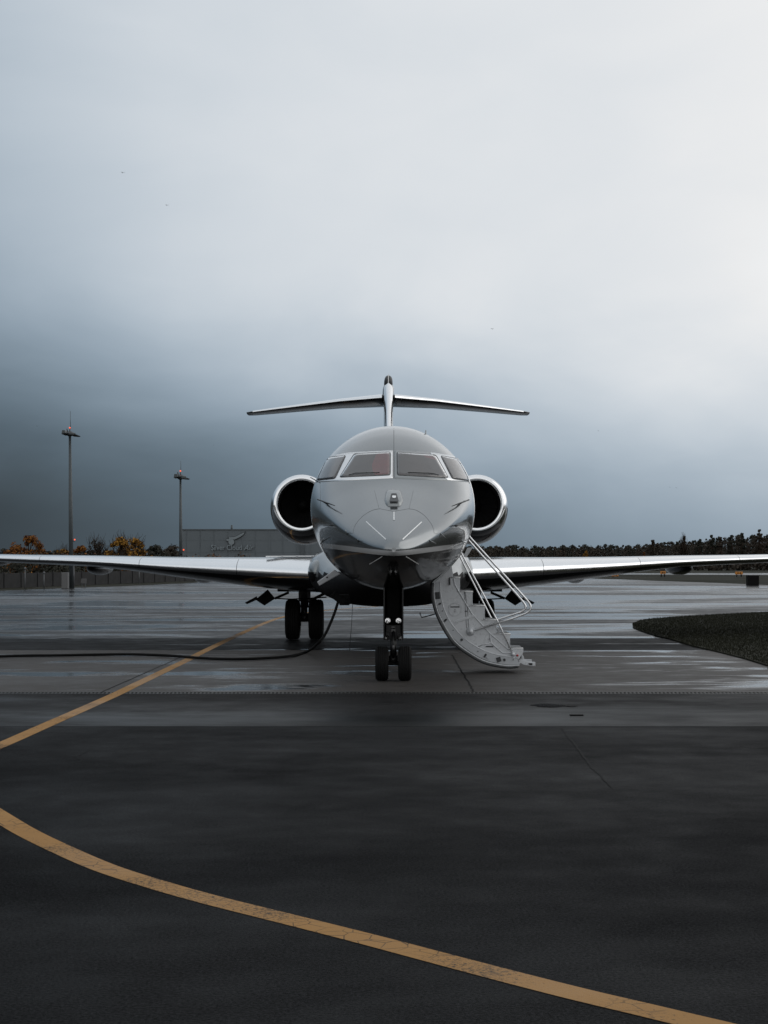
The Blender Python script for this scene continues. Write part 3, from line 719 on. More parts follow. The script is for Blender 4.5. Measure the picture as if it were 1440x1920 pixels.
# ------------------------------------------------------------------ tail
def thinring(pts3, th, nvec):
    """airfoil ring: pts3=(origin, chord dir*chord)"""
    o_, cv = pts3; us = [(x, th/2*yt(x)) for x in reversed(XC)]+[(x, -th/2*yt(x)) for x in XC[1:]]
    return [Vector(o_)+Vector(cv)*x+Vector(nvec)*t_ for x, t_ in us]
TX = -.0
fin = MB(); secs = [((TX, 21.4, 3.8), (0, 7.0, 0), .34), ((TX, 23.2, 5.0), (0, 5.4, 0), .31), ((TX, 25.0, 6.2), (0, 4.1, 0), .29), ((TX, 26.3, 7.05), (0, 3.4, 0), .30)]
fin.loft([thinring((a_, b_), t_, (1, 0, 0)) for a_, b_, t_ in secs]); fn = fin.build('tail_fin', M['silver'], jet)
mb = MB(); rr_ = []
for z_, y_, t_ in [(4.0, 21.7, .20), (5.0, 23.2, .21), (5.8, 24.4, .21), (6.3, 25.15, .215), (6.7, 25.7, .235), (6.9, 25.95, .265), (7.03, 26.12, .27), (7.13, 26.28, .25), (7.2, 26.4, .20), (7.245, 26.5, .12), (7.27, 26.56, .04)]:
    rr_.append([(TX+t_/2*s_, y_-.03+.32*abs(s_)**2.2, z_) for s_ in [-1, -.85, -.65, -.4, -.15, 0, .15, .4, .65, .85, 1]])
mb.loft(rr_, closed=False, cap=False); mb.build('fin_leading_edge', M['chrome'], fn)
mb = MB(); mb.loft([superring(TX, 27.0+d, z_, w_, h_, 2.2, 28) for d, z_, w_, h_ in [(0, 7.05, .03, .05), (.1, 7.06, .09, .15), (.3, 7.08, .155, .26), (.7, 7.10, .18, .32), (1.6, 7.10, .185, .34), (2.8, 7.1, .15, .30), (4.0, 7.2, .09, .2), (4.9, 7.15, .02, .05)]]); bl = mb.build('tail_bullet', M['silver'], jet)
mb = MB(); mb.loft([superring(TX, 26.75+d, 7.33+.01*i, w_, h_, 2.2, 24) for i, (d, w_, h_) in enumerate([(0, .03, .06), (.06, .09, .13), (.2, .125, .18), (.9, .135, .18), (1.8, .11, .1)])]); mb.build('bullet_cap', M['rubber_seal'], bl)
mb = MB(); mb.box(TX-.012, TX+.012, 26.70, 27.2, 7.28, 7.53); mb.build('cap_seam', M['marks'], bl)
TS = [(.10, 26.6, 3.1, 6.83, .30), (1.5, 27.7, 2.5, 6.83, .22), (3.0, 28.9, 1.9, 6.77, .16), (4.4, 29.95, 1.35, 6.70, .10), (4.62, 30.2, 1.1, 6.695, .07)]
for sx in (-1, 1):
    mb = MB(); mb.loft([thinring(((TX+sx*a_, y_, z_), (0, c_, 0)), th, (0, 0, 1)) for a_, y_, c_, z_, th in TS]); tp = mb.build('tailplane', M['dark'], jet)
    mb = MB(); rr_ = []
    for a_, y_, c_, z_, th in TS[:-1]:
        a_ = max(a_, .2)
        xs = [(.10, 1), (.06, 1), (.03, 1), (.012, 1), (.004, 1), (0, 1), (.001, -1)]
        rr_.append([(TX+sx*a_, y_+c_*x-.006, z_+s_*(th/2*yt(x)+.005)) for x, s_ in xs])
    mb.loft(rr_, closed=False, cap=False); mb.build('tailplane_leading_edge', M['chrome'], tp)

# ------------------------------------------------------------------ landing gear
def tyre_parts(cx_, cy, cz, rad, wd, parent):
    h_ = wd/2; pr = [(-h_*.55, rad*.55), (-h_*.92, rad*.66), (-h_, rad*.80), (-h_*.93, rad*.91), (-h_*.7, rad*.975)]
    for gx in (-.45, -.15, .15, .45): pr += [(h_*(gx-.05), rad*.998), (h_*(gx-.035), rad*.98), (h_*(gx+.035), rad*.98), (h_*(gx+.05), rad*.998)]
    pr += [(h_*.7, rad*.975), (h_*.93, rad*.91), (h_, rad*.80), (h_*.92, rad*.66), (h_*.55, rad*.55)]
    t_ = MB().lathe(pr, 'x', (cx_, cy, cz), 48).build('tyre', M['rubber'], parent)
    MB().lathe([(-h_*.6, 0), (-h_*.6, rad*.2), (-h_*.35, rad*.3), (-h_*.5, rad*.52), (-h_*.56, rad*.57), (h_*.56, rad*.57), (h_*.5, rad*.52), (h_*.35, rad*.3), (h_*.6, rad*.2), (h_*.6, 0)], 'x', (cx_, cy, cz), 28).build('wheel_hub', M['gear'], parent)
# nose gear
NY = 24.75-JY; sN = F/24.75
def nx(px): return (px-CX)/F*24.75-JX
def nz(py): return H+(HZ-py)/F*24.75
ng = MB(); cxn = nx(737.5)
ng.tube([(cxn, NY+.15, 1.75), (cxn, NY+.05, .82)], .075, 20); ng.tube([(cxn, NY+.05, .84), (cxn, NY+.02, .30)], .05, 18)
ng.tube([(cxn-.18, NY, .27), (cxn+.18, NY, .27)], .035, 14); ng.lathe([(-.06, .07), (.06, .07)], 'z', (cxn, NY+.02, .33), 16, cap=True)
ng.box(cxn-.11, cxn+.11, NY-.03, NY+.1, .64, .86)
ng.tube([(cxn, NY-.04, .82), (cxn, NY-.2, .56), (cxn, NY-.02, .34)], .022, 8)
for s_ in (-1, 1): ng.tube([(cxn+s_*.1, NY+.1, .85), (cxn+s_*.13, NY+.7, 1.55)], .025, 8)
ngo = ng.build('nose_gear', M['gear'], jet)
tyre_parts(nx(716), NY, .2675, .2675, .205, ngo); tyre_parts(nx(759), NY, .2675, .2675, .205, ngo)
for s_ in (-1, 1):
    xa = cxn+s_*.142
    MB().box(xa-.012, xa+.012, NY-.25, NY+.55, nz(1199), 1.45).build('gear_door', M['dark'], ngo, bevel=.005)
    lc = (nx(737+s_*10), NY-.14, nz(1163))
    mb = MB(); mb.lathe([(-.05, .040), (0, .046), (.06, .034), (.09, .01)], 'y', lc, 20); mb.lathe([(-.05, .040), (-.03, .034), (0, .024), (.02, .0)], 'y', lc, 20); mb.tube([(lc[0]-.03, lc[1]-.056, lc[2]-.014), (lc[0]+.03, lc[1]-.056, lc[2]-.014)], .012, 8); mb.build('landing_light', M['lampglass'], ngo)
    lc = (nx(737+s_*12.5), NY-.12, nz(1194)); mb = MB(); mb.lathe([(-.04, .034), (0, .04), (.05, .02)], 'y', lc, 16); mb.lathe([(-.04, .034), (-.01, .0)], 'y', lc, 16); mb.build('taxi_light', mat('lamp_dim_%d' % s_, (.3, .3, .3), .2, 1), ngo)
    MB().box(xa-s_*.05-.03, xa-s_*.05+.03, NY-.12, NY-.06, nz(1200), nz(1185)).build('light_bracket', M['gear'], ngo, bevel=.006)
MB().box(cxn-.10, cxn+.10, NY-.06, NY+.2, nz(1158), 1.5).build('gear_housing', M['black'], ngo, bevel=.01)
plate = mat('gear_plate', (.10, .10, .10), .5)
MB().box(cxn-.033, cxn+.033, NY-.09, NY-.055, nz(1184), nz(1179)).build('data_plate', plate, ngo)
MB().box(cxn-.03, cxn+.03, NY-.09, NY-.055, nz(1177), nz(1174)).build('data_plate', plate, ngo)
MB().tube([(cxn, NY-.22, .56), (cxn, NY-.2, .50)], .015, 8).build('torque_pin', plate, ngo)
MB().box(cxn-.13, cxn+.13, NY+.55, NY+.6, nz(1200), 1.4).build('aft_gear_door', M['black'], ngo)
# main gears
MY = 37.75-JY
for sx in (-1, 1):
    mx_ = sx*2.01; mg = MB()
    mg.tube([(mx_, MY+.05, 1.6), (mx_, MY, .75)], .095, 20); mg.tube([(mx_, MY, .8), (mx_, MY+.02, .46)], .07, 16); mg.tube([(mx_-.3, MY, .475), (mx_+.3, MY, .475)], .05, 14)
    mg.lathe([(-.1, .11), (.1, .11)], 'z', (mx_, MY, .52), 18, cap=True); mg.tube([(mx_, MY+.1, .95), (mx_, MY+.35, .7), (mx_, MY+.1, .5)], .035, 8)
    mg.tube([(mx_, MY-.02, .85), (mx_-sx*.9, MY+.1, 1.3)], .035, 10); mg.tube([(mx_+.06, MY-.1, .9), (mx_+.06, MY-.1, .62), (mx_+.02, MY-.08, .5)], .012, 6); mg.tube([(mx_-.07, MY-.1, 1.1), (mx_-.07, MY-.1, .45)], .012, 6)
    mg.box(mx_-.14, mx_+.14, MY-.05, MY+.1, .9, 1.25)
    mgo = mg.build('main_gear', M['gear'], jet)
    for s_ in (-1, 1): tyre_parts(mx_+s_*.275, MY, .475, .475, .34, mgo)
    for s_ in (-1, 1): MB().lathe([(-.02, .17), (.05, .17)], 'x', (mx_+s_*.13, MY, .475), 20, cap=True).build('brake_pack', M['gear'], mgo)
    # hanging door plates (traced in elevation, real thickness, slightly raked)
    def mir(px): return px if sx < 0 else 1476-px
    dd = 37.2
    def dplate(name, q_, y0, y1, parent):
        poly = []
        for px, py in q_: v_ = Lp(738+(px-738)*1.0, py, dd); poly.append((sx*abs(v_.x), v_.z))
        return MB().prism(poly, y0-JY, y1-JY).build(name, M['black'], parent, bevel=.004)
    dplate('gear_door', [(480, 1124), (503, 1105), (517, 1122), (497, 1135)], 37.0, 37.05, mgo)
    dplate('door_arm', [(459, 1130), (481, 1118), (483, 1124), (463, 1133)], 37.2, 37.25, mgo)
    rod = MB(); A, B, C2, D2 = Lp(541, 1111, 37.3), Lp(516, 1122, 37.1), Lp(546, 1123.5, 37.2), Lp(612, 1120, 37)
    f_ = lambda v_: (sx*abs(v_.x), v_.y, v_.z)
    rod.tube([f_(A), f_(B)], .03, 8); rod.tube([f_(B), f_(C2), f_(D2)], .014, 8); rod.build('door_rod', M['black'], mgo)
    # inboard bay edge
    MB().box(mx_-sx*.0-.6, mx_+.6, MY-.6, MY+.7, 1.14, 1.2).build('wheel_bay', M['black'], mgo)

# ------------------------------------------------------------------ airstair
SY0, SY1 = 26.4, 27.25
def st_(px, py): v_ = Lp(px, py, SY0); return (v_.x, v_.z)
outer = [(845, 1058), (826, 1078), (811, 1092), (810.2, 1105), (811, 1121), (816.8, 1145.6), (827.5, 1170), (844, 1197.5), (861, 1214), (885.6, 1231), (907, 1242), (930, 1248), (952.8, 1251), (972, 1249.5)]
inner = [(838, 1072), (825.5, 1090), (825, 1098), (828, 1126), (838, 1155), (853.5, 1179), (873, 1199), (896, 1214), (922, 1225), (953, 1231), (966, 1233)]
zig = [(966, 1233), (973, 1236), (981, 1224), (981.5, 1215), (952.8, 1215), (957.4, 1188.6), (929, 1187.6), (932, 1162.7), (906, 1161.6), (910, 1135.6), (882.5, 1135), (887, 1109), (859.6, 1108), (863.4, 1082), (850.4, 1083), (846, 1058)]
stair = None
def as_poly(px): return [st_(*p) for p in px]
def dense(px, n=4): return [(v_.x, v_.y) for v_ in spline([Vector((a_, b_, 0)) for a_, b_ in px], n)]
in_off = [(p[0]+5.5*(1 if i < 4 else .7), p[1]-(0 if i < 4 else 4.5)) for i, p in enumerate(outer)]
stringer = dense(in_off, 4)+zig
a0 = SY0-JY; a1 = SY1-JY
door = MB()
oc, ic = dense(outer, 5), dense(in_off, 5)
# outer curved skin: closed shell, full width
skin = as_poly(oc)+as_poly(list(reversed(ic)))
stair = MB().prism(skin, a0-.02, a1+.02).build('airstair', M['silver'], jet)
MB().prism(as_poly(stringer), a0+.01, a0+.05).build('side_plate', M['white'], stair, bevel=.004)
MB().prism(as_poly(stringer), a1-.05, a1-.01).build('side_plate', M['white'], stair, bevel=.004)
# rubber seal along the outer edge
sealpts = [Vector((st_(*p)[0], a0-.018, st_(*p)[1])) for p in dense([(p[0]-.3, p[1]+.3) for p in outer[2:]], 5)]
MB().tube(sealpts, .022, 8).build('door_seal', M['rubber_seal'], stair)
MB().tube([Vector((st_(*p)[0], a0-.02, st_(*p)[1])) for p in dense([(p[0]+3.4*(1 if i < 6 else .5), p[1]-(0 if i < 4 else 2.6)) for i, p in enumerate(outer[2:])], 5)], .010, 8).build('door_edge_bead', M['white'], stair)
# flange
fl = dense(in_off[2:], 4)+dense(list(reversed(inner[1:])), 4)
MB().prism(as_poly(fl), a0-.014, a0+.009).build('flange', M['white2'], stair, bevel=.004)
MB().tube([Vector((st_(*p)[0], a0-.008, st_(*p)[1])) for p in dense(inner[1:], 4)], .011, 8).build('flange_bead', M['white'], stair)
# stringer ridge and lower relief
for pl in ([(850.4, 1085), (853, 1096), (859.6, 1108), (885.6, 1151.7), (919, 1188), (951, 1216), (962, 1219)], [(918.5, 1188), (921, 1206), (942, 1224), (959, 1224)], [(897, 1212), (907, 1208), (922, 1205)]):
    MB().tube([Vector((st_(*p)[0], a0+.006, st_(*p)[1])) for p in pl], .010, 8).build('stringer_rib', M['white'], stair)
MB().prism(as_poly([(851, 1166), (856, 1163), (884, 1153), (888, 1152), (893, 1158), (886, 1158), (852, 1168.5)]), a0-.002, a0+.009).build('gusset', M['white'], stair, bevel=.003)
# steps
sx_px = [(846, 863.4, 1082, 1108), (859.6, 887, 1108.5, 1135), (882.5, 910, 1135.3, 1161), (906, 932, 1162, 1187), (929, 957.4, 1188, 1214), (952.8, 981, 1215, 1235)]
for xa, xb, yt_, yb in sx_px:
    mb = MB(); xl_, zt = st_(xa-4, yt_); xr, _ = st_(xb, yt_); _, zb = st_(xb, yb)
    mb.box(xl_, xr, a0+.052, a1-.052, zt-.03, zt); mb.box(xr-.03, xr-.005, a0+.052, a1-.052, max(zb, .15), zt-.03)
    mb.build('step', M['white2'], stair, bevel=.006)
    MB().tube([(xl_+.01, a0+.008, zt-.004), (xr, a0+.008, zt-.004)], .009, 6).build('step_edge_highlight', M['marks'], stair)  # bright tube draws the highlight along the step's top edge
    MB().box(xl_+.03, xr-.02, a0+.09, a1-.09, zt+.001, zt+.008).build('tread_mat', M['rubber_seal'], stair)
# fittings on the flange
def fit(px, py, rx, ry, m_='rubber_seal', rot=0, name='latch', y=-.03, dp=.03):
    x_, z_ = st_(px, py); s_ = SY0/F; mb = MB(); n = 16; v = []
    ring_ = []
    for k in range(n):
        a_ = 2*math.pi*k/n; u, v_ = rx*s_*math.cos(a_), ry*s_*math.sin(a_)
        ring_.append((x_+u*math.cos(rot)-v_*math.sin(rot), z_+u*math.sin(rot)+v_*math.cos(rot)))
    MB().prism(ring_, a0+y, a0+y+dp).build(name, M[m_], stair, bevel=.002)
fit(824.5, 1132, 3, 1.7, rot=.6); fit(835, 1163, 4, 1.9, rot=.8); fit(865.5, 1199.5, 2.6, 2.4, rot=.6); fit(945.5, 1237, 2.5, 2.6, rot=.5)
for px in ((829.5, 1145.5), (849.5, 1181.5), (896, 1221), (962, 1237), (918, 1198), (917.5, 1171.5)): fit(*px, 1.0, 1.0, name='bolt')
def boxfit(px, py, w_, h_, rot, m_='rubber_seal', name='latch_housing', y=-.03):
    x_, z_ = st_(px, py); s_ = SY0/F; q_ = [(-w_, -h_), (w_, -h_), (w_, h_), (-w_, h_)]
    MB().prism([(x_+s_*(u*math.cos(rot)-v_*math.sin(rot)), z_+s_*(u*math.sin(rot)+v_*math.cos(rot))) for u, v_ in q_], a0+y, a0+.005).build(name, M[m_], stair, bevel=.003)
boxfit(820.5, 1116.5, 4.2, 6.5, .06); boxfit(935, 1236.5, 4.2, 4.4, .3); boxfit(909.5, 1229, 1.6, 3.6, -.6); boxfit(913.5, 1232.5, 1.4, 3.4, .7, 'white2')
boxfit(843, 1090, 1.4, 7, 0, 'rubber_seal', 'hinge_slot'); 
# lettering plates: unreadable small print on the side panel reduced to its printed bars
x_, z_ = st_(853, 1145)
ringm = MB(); ringm.tube([(x_+.105*math.cos(t), a0+.006, z_+.02+.105*math.sin(t)) for t in [2*math.pi*k/32 for k in range(33)]], .004, 6, cap=False); ringm.build('access_ring', M['white2'], stair)
for px, py, w_, h_ in ((853, 1138, 8.5, 1.1), (853, 1143.5, .8, .9), (853, 1147, .7, 1.1), (874, 1146, 2.6, .8), (918, 1212.3, 7, 1.3)):
    x_, z_ = st_(px, py); s_ = SY0/F; MB().box(x_-w_*s_, x_+w_*s_, a0+.004, a0+.0085, z_-h_*s_, z_+h_*s_).build('stencil_print', M['line_dark'], stair)
x_, z_ = st_(882, 1184)
MB().lathe([(-.10, 0), (-.09, .03), (-.06, .05), (-.02, .058), (.01, .075)], 'y', (x_, a0, z_), 24).build('handrail_pivot', M['white'], stair)
x_, z_ = st_(961.5, 1226.5); MB().lathe([(-.09, 0), (-.085, .025), (-.02, .03), (.01, .035)], 'y', (x_, a0, z_), 20).build('lower_pivot', M['white'], stair)
x_, z_ = st_(970, 1229); MB().lathe([(-.02, 0), (-.018, .018), (.01, .018)], 'y', (x_, a0, z_), 14).build('red_button', M['red'], stair)
# cables on the panel
for dx in (0, 4):
    p_ = [st_(871+dx*.3, 1110), st_(873+dx, 1146), st_(875+dx, 1178)]; MB().tube([Vector((a_, a0+.004, b_)) for a_, b_ in p_], .0035, 6).build('guy_wire', M['line_dark'], stair)
# foot bracket
MB().prism(as_poly([(974, 1238), (981, 1228), (984, 1237), (989, 1241.5), (1004.7, 1242), (1004.7, 1249.5), (993, 1249), (984, 1247), (974, 1243)]), a0+.08, a0+.14).build('foot_bracket', M['white'], stair, bevel=.004)
MB().prism(as_poly([(974, 1238), (981, 1228), (984, 1237), (989, 1241.5), (1004.7, 1242), (1004.7, 1249.5), (993, 1249), (984, 1247), (974, 1243)]), a1-.14, a1-.08).build('foot_bracket', M['white'], stair, bevel=.004)
MB().prism(as_poly([(991, 1244), (999, 1244), (999, 1247.5), (993, 1247)]), a0+.07, a0+.079).build('foot_slot', M['black'], stair)
# rails
def rail(px, y, r_=.017, name='handrail'):
    d0 = y+JY; v_ = [Lp(a_, b_, d0) for a_, b_ in px]; return MB().tube([Vector((q_.x, y, q_.z)) for q_ in v_], r_, 12).build(name, M['rail'], stair)
A1 = [(872, 995), (883.5, 1010.2), (988, 1125)]+[(p[0], p[1]) for p in dense([(988, 1125), (994.5, 1135), (993.5, 1144), (984, 1151)], 5)][1:]+[(960, 1160), (882.5, 1184)]
rail(A1, a0-.06)
A2 = [(870, 1003), (881.7, 1016.7), (978, 1125)]+dense([(978, 1125), (985.2, 1135.6), (984, 1142), (976, 1147.8)], 5)[1:]+[(932, 1162), (885, 1179)]
rail(A2, a1+.04)
rail([(860, 1028), (868, 1043), (932, 1163), (961.5, 1226)], a0-.05, .013)
rail([(857, 1033), (864.4, 1047.8), (922, 1161), (935, 1184.5)], a1+.03, .013)
MB().prism([(v_.x, v_.z) for v_ in (Lp(876.7, 1027, 27), Lp(886.5, 1026.5, 27), Lp(874.5, 1045.5, 27), Lp(868, 1043, 27))], 5.0, 5.04).build('door_trim', M['white'], stair, bevel=.004)
rail([(820, 1150), (806, 1154), (790.5, 1158), (787, 1148.5)], a0+.0, .010, 'seal_wire').data.materials[0] = M['rubber_seal']

# open service panel on the left and the cable plug
v_ = [Lp(594.5, 1091, 28.7), Lp(599, 1098.5, 28.7), Lp(639, 1076, 28.7), Lp(627, 1068, 28.7)]
MB().prism([(q_.x, q_.z) for q_ in v_], 6.7, 6.74).build('service_door', M['white2'], jet, bevel=.012)
q0 = Lp(613, 1082.5, 28.7); MB().lathe([(-.012, 0), (-.01, .016), (.005, .016)], 'y', (q0.x, 6.7, q0.z), 12).build('service_latch', M['rubber_seal'], jet)
q_ = Lp(646, 1126, 30.8); MB().box(-.10, .10, -.12, .12, -.09, .12).build('power_receptacle', M['black'], jet, bevel=.02, loc=q_)
v_ = [Lp(618, 1118, 30.6), Lp(640, 1135, 30.6), Lp(652, 1128, 30.6), Lp(628, 1108, 30.6)]
MB().prism([(q2.x, q2.z) for q2 in v_], 8.6, 8.63).build('receptacle_door', M['black'], jet, bevel=.01)
# ground power cable
cp = [P(634, 1128, 30.8), P(627, 1150, 30.6), P(618, 1172, 30.3), P(608, 1192, 30.1)]
for px, py in ((595, 1211), (575, 1222), (545, 1230), (500, 1234), (440, 1236), (380, 1234), (320, 1229.5), (250, 1227), (180, 1227.5), (100, 1229), (40, 1229.5), (-40, 1232), (-300, 1238)):
    p = G(px, py, .035); p.z = .035; cp.append(p)
cp[4].z = .30; cp[4] = P(594, 1208, 30.1)
tag(MB().tube(spline(cp, 8), .027, 12).build('power_cable', M['black']), 'thick black ground power cable drooping from the belly and trailing left', 'cable')
gw = [P(661, 1133, 31.2), P(659.5, 1165, 31.2), P(657, 1200, 31.2), G(655, 1222, .01)]
tag(MB().tube(gw, .006, 6).build('earthing_wire', M['rubber_seal']), 'thin earthing wire hanging straight from the belly beside the nose gear', 'wire')

# ------------------------------------------------------------------ background structures
HD = 500.
hx0, hx1, hx2 = P(342, 0, HD).x, P(575, 0, HD).x, P(760, 0, HD).x
htop = P(0, 993.5, HD).z
hangar = MB().box(0, hx2-hx0, 0, 60, -2, htop+2).build('hangar', M['hangar'], None, loc=(hx0, HD, 0))
hangar.data.transform(Matrix.Identity(4))
tag(hangar, 'long flat-roofed grey hangar with a raised airline sign on its front', 'hangar')
MB().box(-.2, hx2-hx0+.2, -.25, 60.2, htop+2.001, htop+2.3).build('roof_parapet', M['hangar2'], hangar)
hangar.location.z = -2.05
k = 0; x = 1.2
while x < hx2-hx0:
    wide = .5 if k % 9 == 6 else .12
    MB().box(x, x+wide, -.12, -.001, 0, htop+1.9).build('cladding_rib', M['hangar'], hangar); k += 1; x += 4.3
for z_ in (htop-1.2, htop-5.): MB().box(0, hx2-hx0, -.06, -.002, z_, z_+.12).build('cladding_seam', M['hangar'], hangar)
MB().box(hx1-hx0-2.1, hx1-hx0-.7, -.5, -.13, 0, htop+1.9).build('corner_column', M['hangar2'], hangar)
q_ = P(434.5, 990, HD+20); MB().tube([(q_.x-hx0, 20, htop+2), (q_.x-hx0, 20, htop+4)], [.35, .3], 10).build('roof_vent', M['mast'], hangar)
def text(body, size, x, z, parent, shear=0, sc=(1, 1)):
    cu = bpy.data.curves.new('sign_text', 'FONT'); cu.body = body; cu.size = size; cu.extrude = .22; cu.offset = .018; cu.shear = shear; cu.space_character = 1.0; cu.resolution_u = 3
    o = bpy.data.objects.new('tmp', cu); C.objects.link(o); bpy.context.view_layer.update()
    me = bpy.data.meshes.new_from_object(o.evaluated_get(bpy.context.evaluated_depsgraph_get())); bpy.data.objects.remove(o)
    me.transform(Matrix.Translation((x, -.45, z)) @ Matrix.Rotation(R(90), 4, 'X') @ Matrix.Diagonal((sc[0], sc[1], 1, 1)))
    o = link('sign_lettering', me, parent); me.materials.clear(); me.materials.append(M['letters']); me.materials.append(M['sign_d'])
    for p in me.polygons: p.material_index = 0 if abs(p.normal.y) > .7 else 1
    return o
tx = P(396, 0, HD).x-hx0; tz = P(0, 1031.5, HD).z+2.05
text('Silver Cloud', 2.35, tx, tz, hangar, sc=(.83, 1)); 
text('Air', 2.35, P(457.5, 0, HD).x-hx0, tz, hangar, shear=.35, sc=(.9, 1))
def hp(px, py): v_ = P(px, py, HD); return (v_.x-hx0, v_.z+2.05)
MB().prism([hp(*p) for p in [(424.5, 1011), (430, 1010.5), (429, 1007.5), (441, 1006.5), (452, 1001), (459, 997.8), (457, 1002), (450, 1007), (440, 1011.5), (432, 1012), (428, 1014.5), (425, 1014)]], -.55, -.15).build('sign_emblem', [M['sign']], hangar)
MB().prism([hp(*p) for p in [(424, 1010.2), (429.3, 1009.7), (428.2, 1007), (441, 1005.6), (452, 1000), (460.5, 996), (458, 1002.7), (451, 1008.2), (440.5, 1012.8), (432, 1013), (428, 1015.8), (424.2, 1015)]], -.35, -.10).build('emblem_shadow', [M['sign_d']], hangar)  # dark plate behind the emblem, its shadow put into the colour
cx0, cz0 = hp(434, 1016.2)
MB().prism([(cx0+.92*math.cos(2*math.pi*k/24), cz0+.92*math.sin(2*math.pi*k/24)) for k in range(24)], -.50, -.2).build('sign_emblem', M['sign'], hangar)
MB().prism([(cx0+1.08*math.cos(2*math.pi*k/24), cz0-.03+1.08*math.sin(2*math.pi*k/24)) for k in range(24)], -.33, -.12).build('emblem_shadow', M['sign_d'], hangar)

# floodlight masts
def mast(px_base, D, py_head, py_tip, pxm, pym, label, lean):
    b = P(px_base, 0, D); root = empty('floodlight_mast', (b.x, D, 0)); root.rotation_euler.y = lean
    tag(root, label, 'mast', 'floodlight masts'); s_ = D/F; zh = H+(HZ-py_head)*s_
    MB().tube([(0, 0, -.1), (0, 0, zh*.5), (0, 0, zh)], [4.6*s_, 3.7*s_, 2.3*s_], 16).build('pole', M['mast'], root)
    MB().lathe([(-4.5*s_, 2.4*s_), (-2*s_, 6*s_), (0, 10*s_), (1.6*s_, 11*s_), (2.2*s_, 10*s_), (3*s_, 6*s_), (5*s_, 4*s_), (5.4*s_, 0)], 'z', (0, 0, zh), 24).build('head_ring', M['mast'], root)
    MB().prism([(3*s_, zh-3*s_), (8*s_, zh+1*s_), (16.5*s_, zh-2.4*s_), (14*s_, zh-4*s_)], -1.2, .8).build('floodlight', M['mast'], root, bevel=.02)
    MB().prism([(-10.5*s_, zh-2*s_), (-9*s_, zh+5.5*s_), (-4*s_, zh+5.5*s_), (-3*s_, zh)], -1., .5).build('floodlight', M['mast'], root, bevel=.02)
    MB().tube([(-4*s_, 0, zh+5*s_), (-5.5*s_, 0, zh+10*s_)], 1.*s_, 8).build('camera_bracket', M['mast'], root)
    MB().tube([(0, 0, zh+4*s_), (0, 0, zh+10.5*s_)], [1.3*s_, .8*s_], 8).build('lamp_stem', M['mast'], root)
    MB().lathe([(0, .8*s_), (.8*s_, 1.5*s_), (2.2*s_, 1.4*s_), (2.9*s_, 0)], 'z', (0, 0, zh+10.5*s_), 14, cap=True).build('obstruction_lamp', M['lamp'], root)
    MB().tube([(.3*s_, .2, zh+10*s_), (.3*s_, .2, H+(HZ-py_tip)*s_)], [.55*s_, .35*s_], 6).build('lightning_rod', M['mast'], root)
    dx = (pxm-px_base)*s_; zl = H+(HZ-pym)*s_
    MB().tube([(0, 0, zl-3*s_), (dx, 0, zl-3*s_), (dx, 0, zl-1.6*s_)], .7*s_, 6).build('lamp_arm', M['mast'], root)
    MB().lathe([(-1.4*s_, .8*s_), (0, 1.4*s_), (1.*s_, 1.2*s_), (1.5*s_, 0)], 'z', (dx, 0, zl), 12, cap=True).build('obstruction_lamp', M['lamp'], root)
    return root
mast(134, 109, 814, 770, 141, 1012, 'taller nearer floodlight mast with red lamps standing left of the other mast', -.0105)
mast(339.3, 163, 895, 864, 344.5, 1031, 'smaller farther floodlight mast with red lamps at the corner of the hangar', -.005)
for o in list(bpy.data.objects):
    if o.name.startswith('floodlight_mast') and 'farther' in o.get('label', ''):
        for c_ in o.children:
            if c_.name.startswith('pole'): c_.scale = (.8, .8, 1)

# barrier wall on the left with posts; panels one by one
wall = empty('barrier_wall', (0, 0, 0)); tag(wall, 'low dark panelled barrier wall along the left edge of the apron', 'wall')
w0, w1 = P(-140, 0, 101), P(470, 0, 176); w0.z = w1.z = 0
nseg = 26; dv = (w1-w0)/nseg; ang = math.atan2(dv.y, dv.x); ln = dv.length
pme = MB().box(0, ln-.12, -.04, .04, -.1, .98).build('wall_panel', M['wall'], wall, bevel=.01); ppo = MB().box(-.08, .08, -.1, .1, -.1, 1.06).build('post', M['wall'], wall, bevel=.01)
for i in range(nseg):
    p = w0+dv*i
    for src, nm, off in ((pme, 'wall_panel', .06), (ppo, 'post', 0)):
        o = src if i == 0 else src.copy()
        if i: C.objects.link(o); o.parent = wall
        o.location = p+dv.normalized()*off; o.rotation_euler.z = ang
# things at the mast's foot
def small(px, py0, py1, D, w_, m_, name, label, cat, dp=.3):
    b = P(px, 0, D); s_ = D/F; h_ = H+(HZ-py1)*s_
    o = MB().box(-w_*s_/2, w_*s_/2, -dp/2, dp/2, 0, (py1-py0 and (H+(HZ-py0)*s_))).build(name, m_, None, bevel=.02, loc=(b.x, D, 0)); tag(o, label, cat); return o
small(122.5, 1073.5, 1104, 108, 12, mat('cabinet_paint', (.10, .10, .10), .5), 'switch_cabinet', 'pale grey upright cabinet standing left of the taller mast', 'cabinet', .5)
sg = empty('small_sign', (P(157, 0, 112).x, 112, 0)); tag(sg, 'small grey board sign on two legs right of the taller mast', 'sign')
MB().box(-.19, .19, -.02, .02, .28, .62).build('board', mat('sign_board', (.08, .08, .08), .5), sg, bevel=.01)
for s_ in (-1, 1): MB().box(s_*.13-.02, s_*.13+.02, -.02, .02, 0, .28).build('leg', M['mast'], sg)
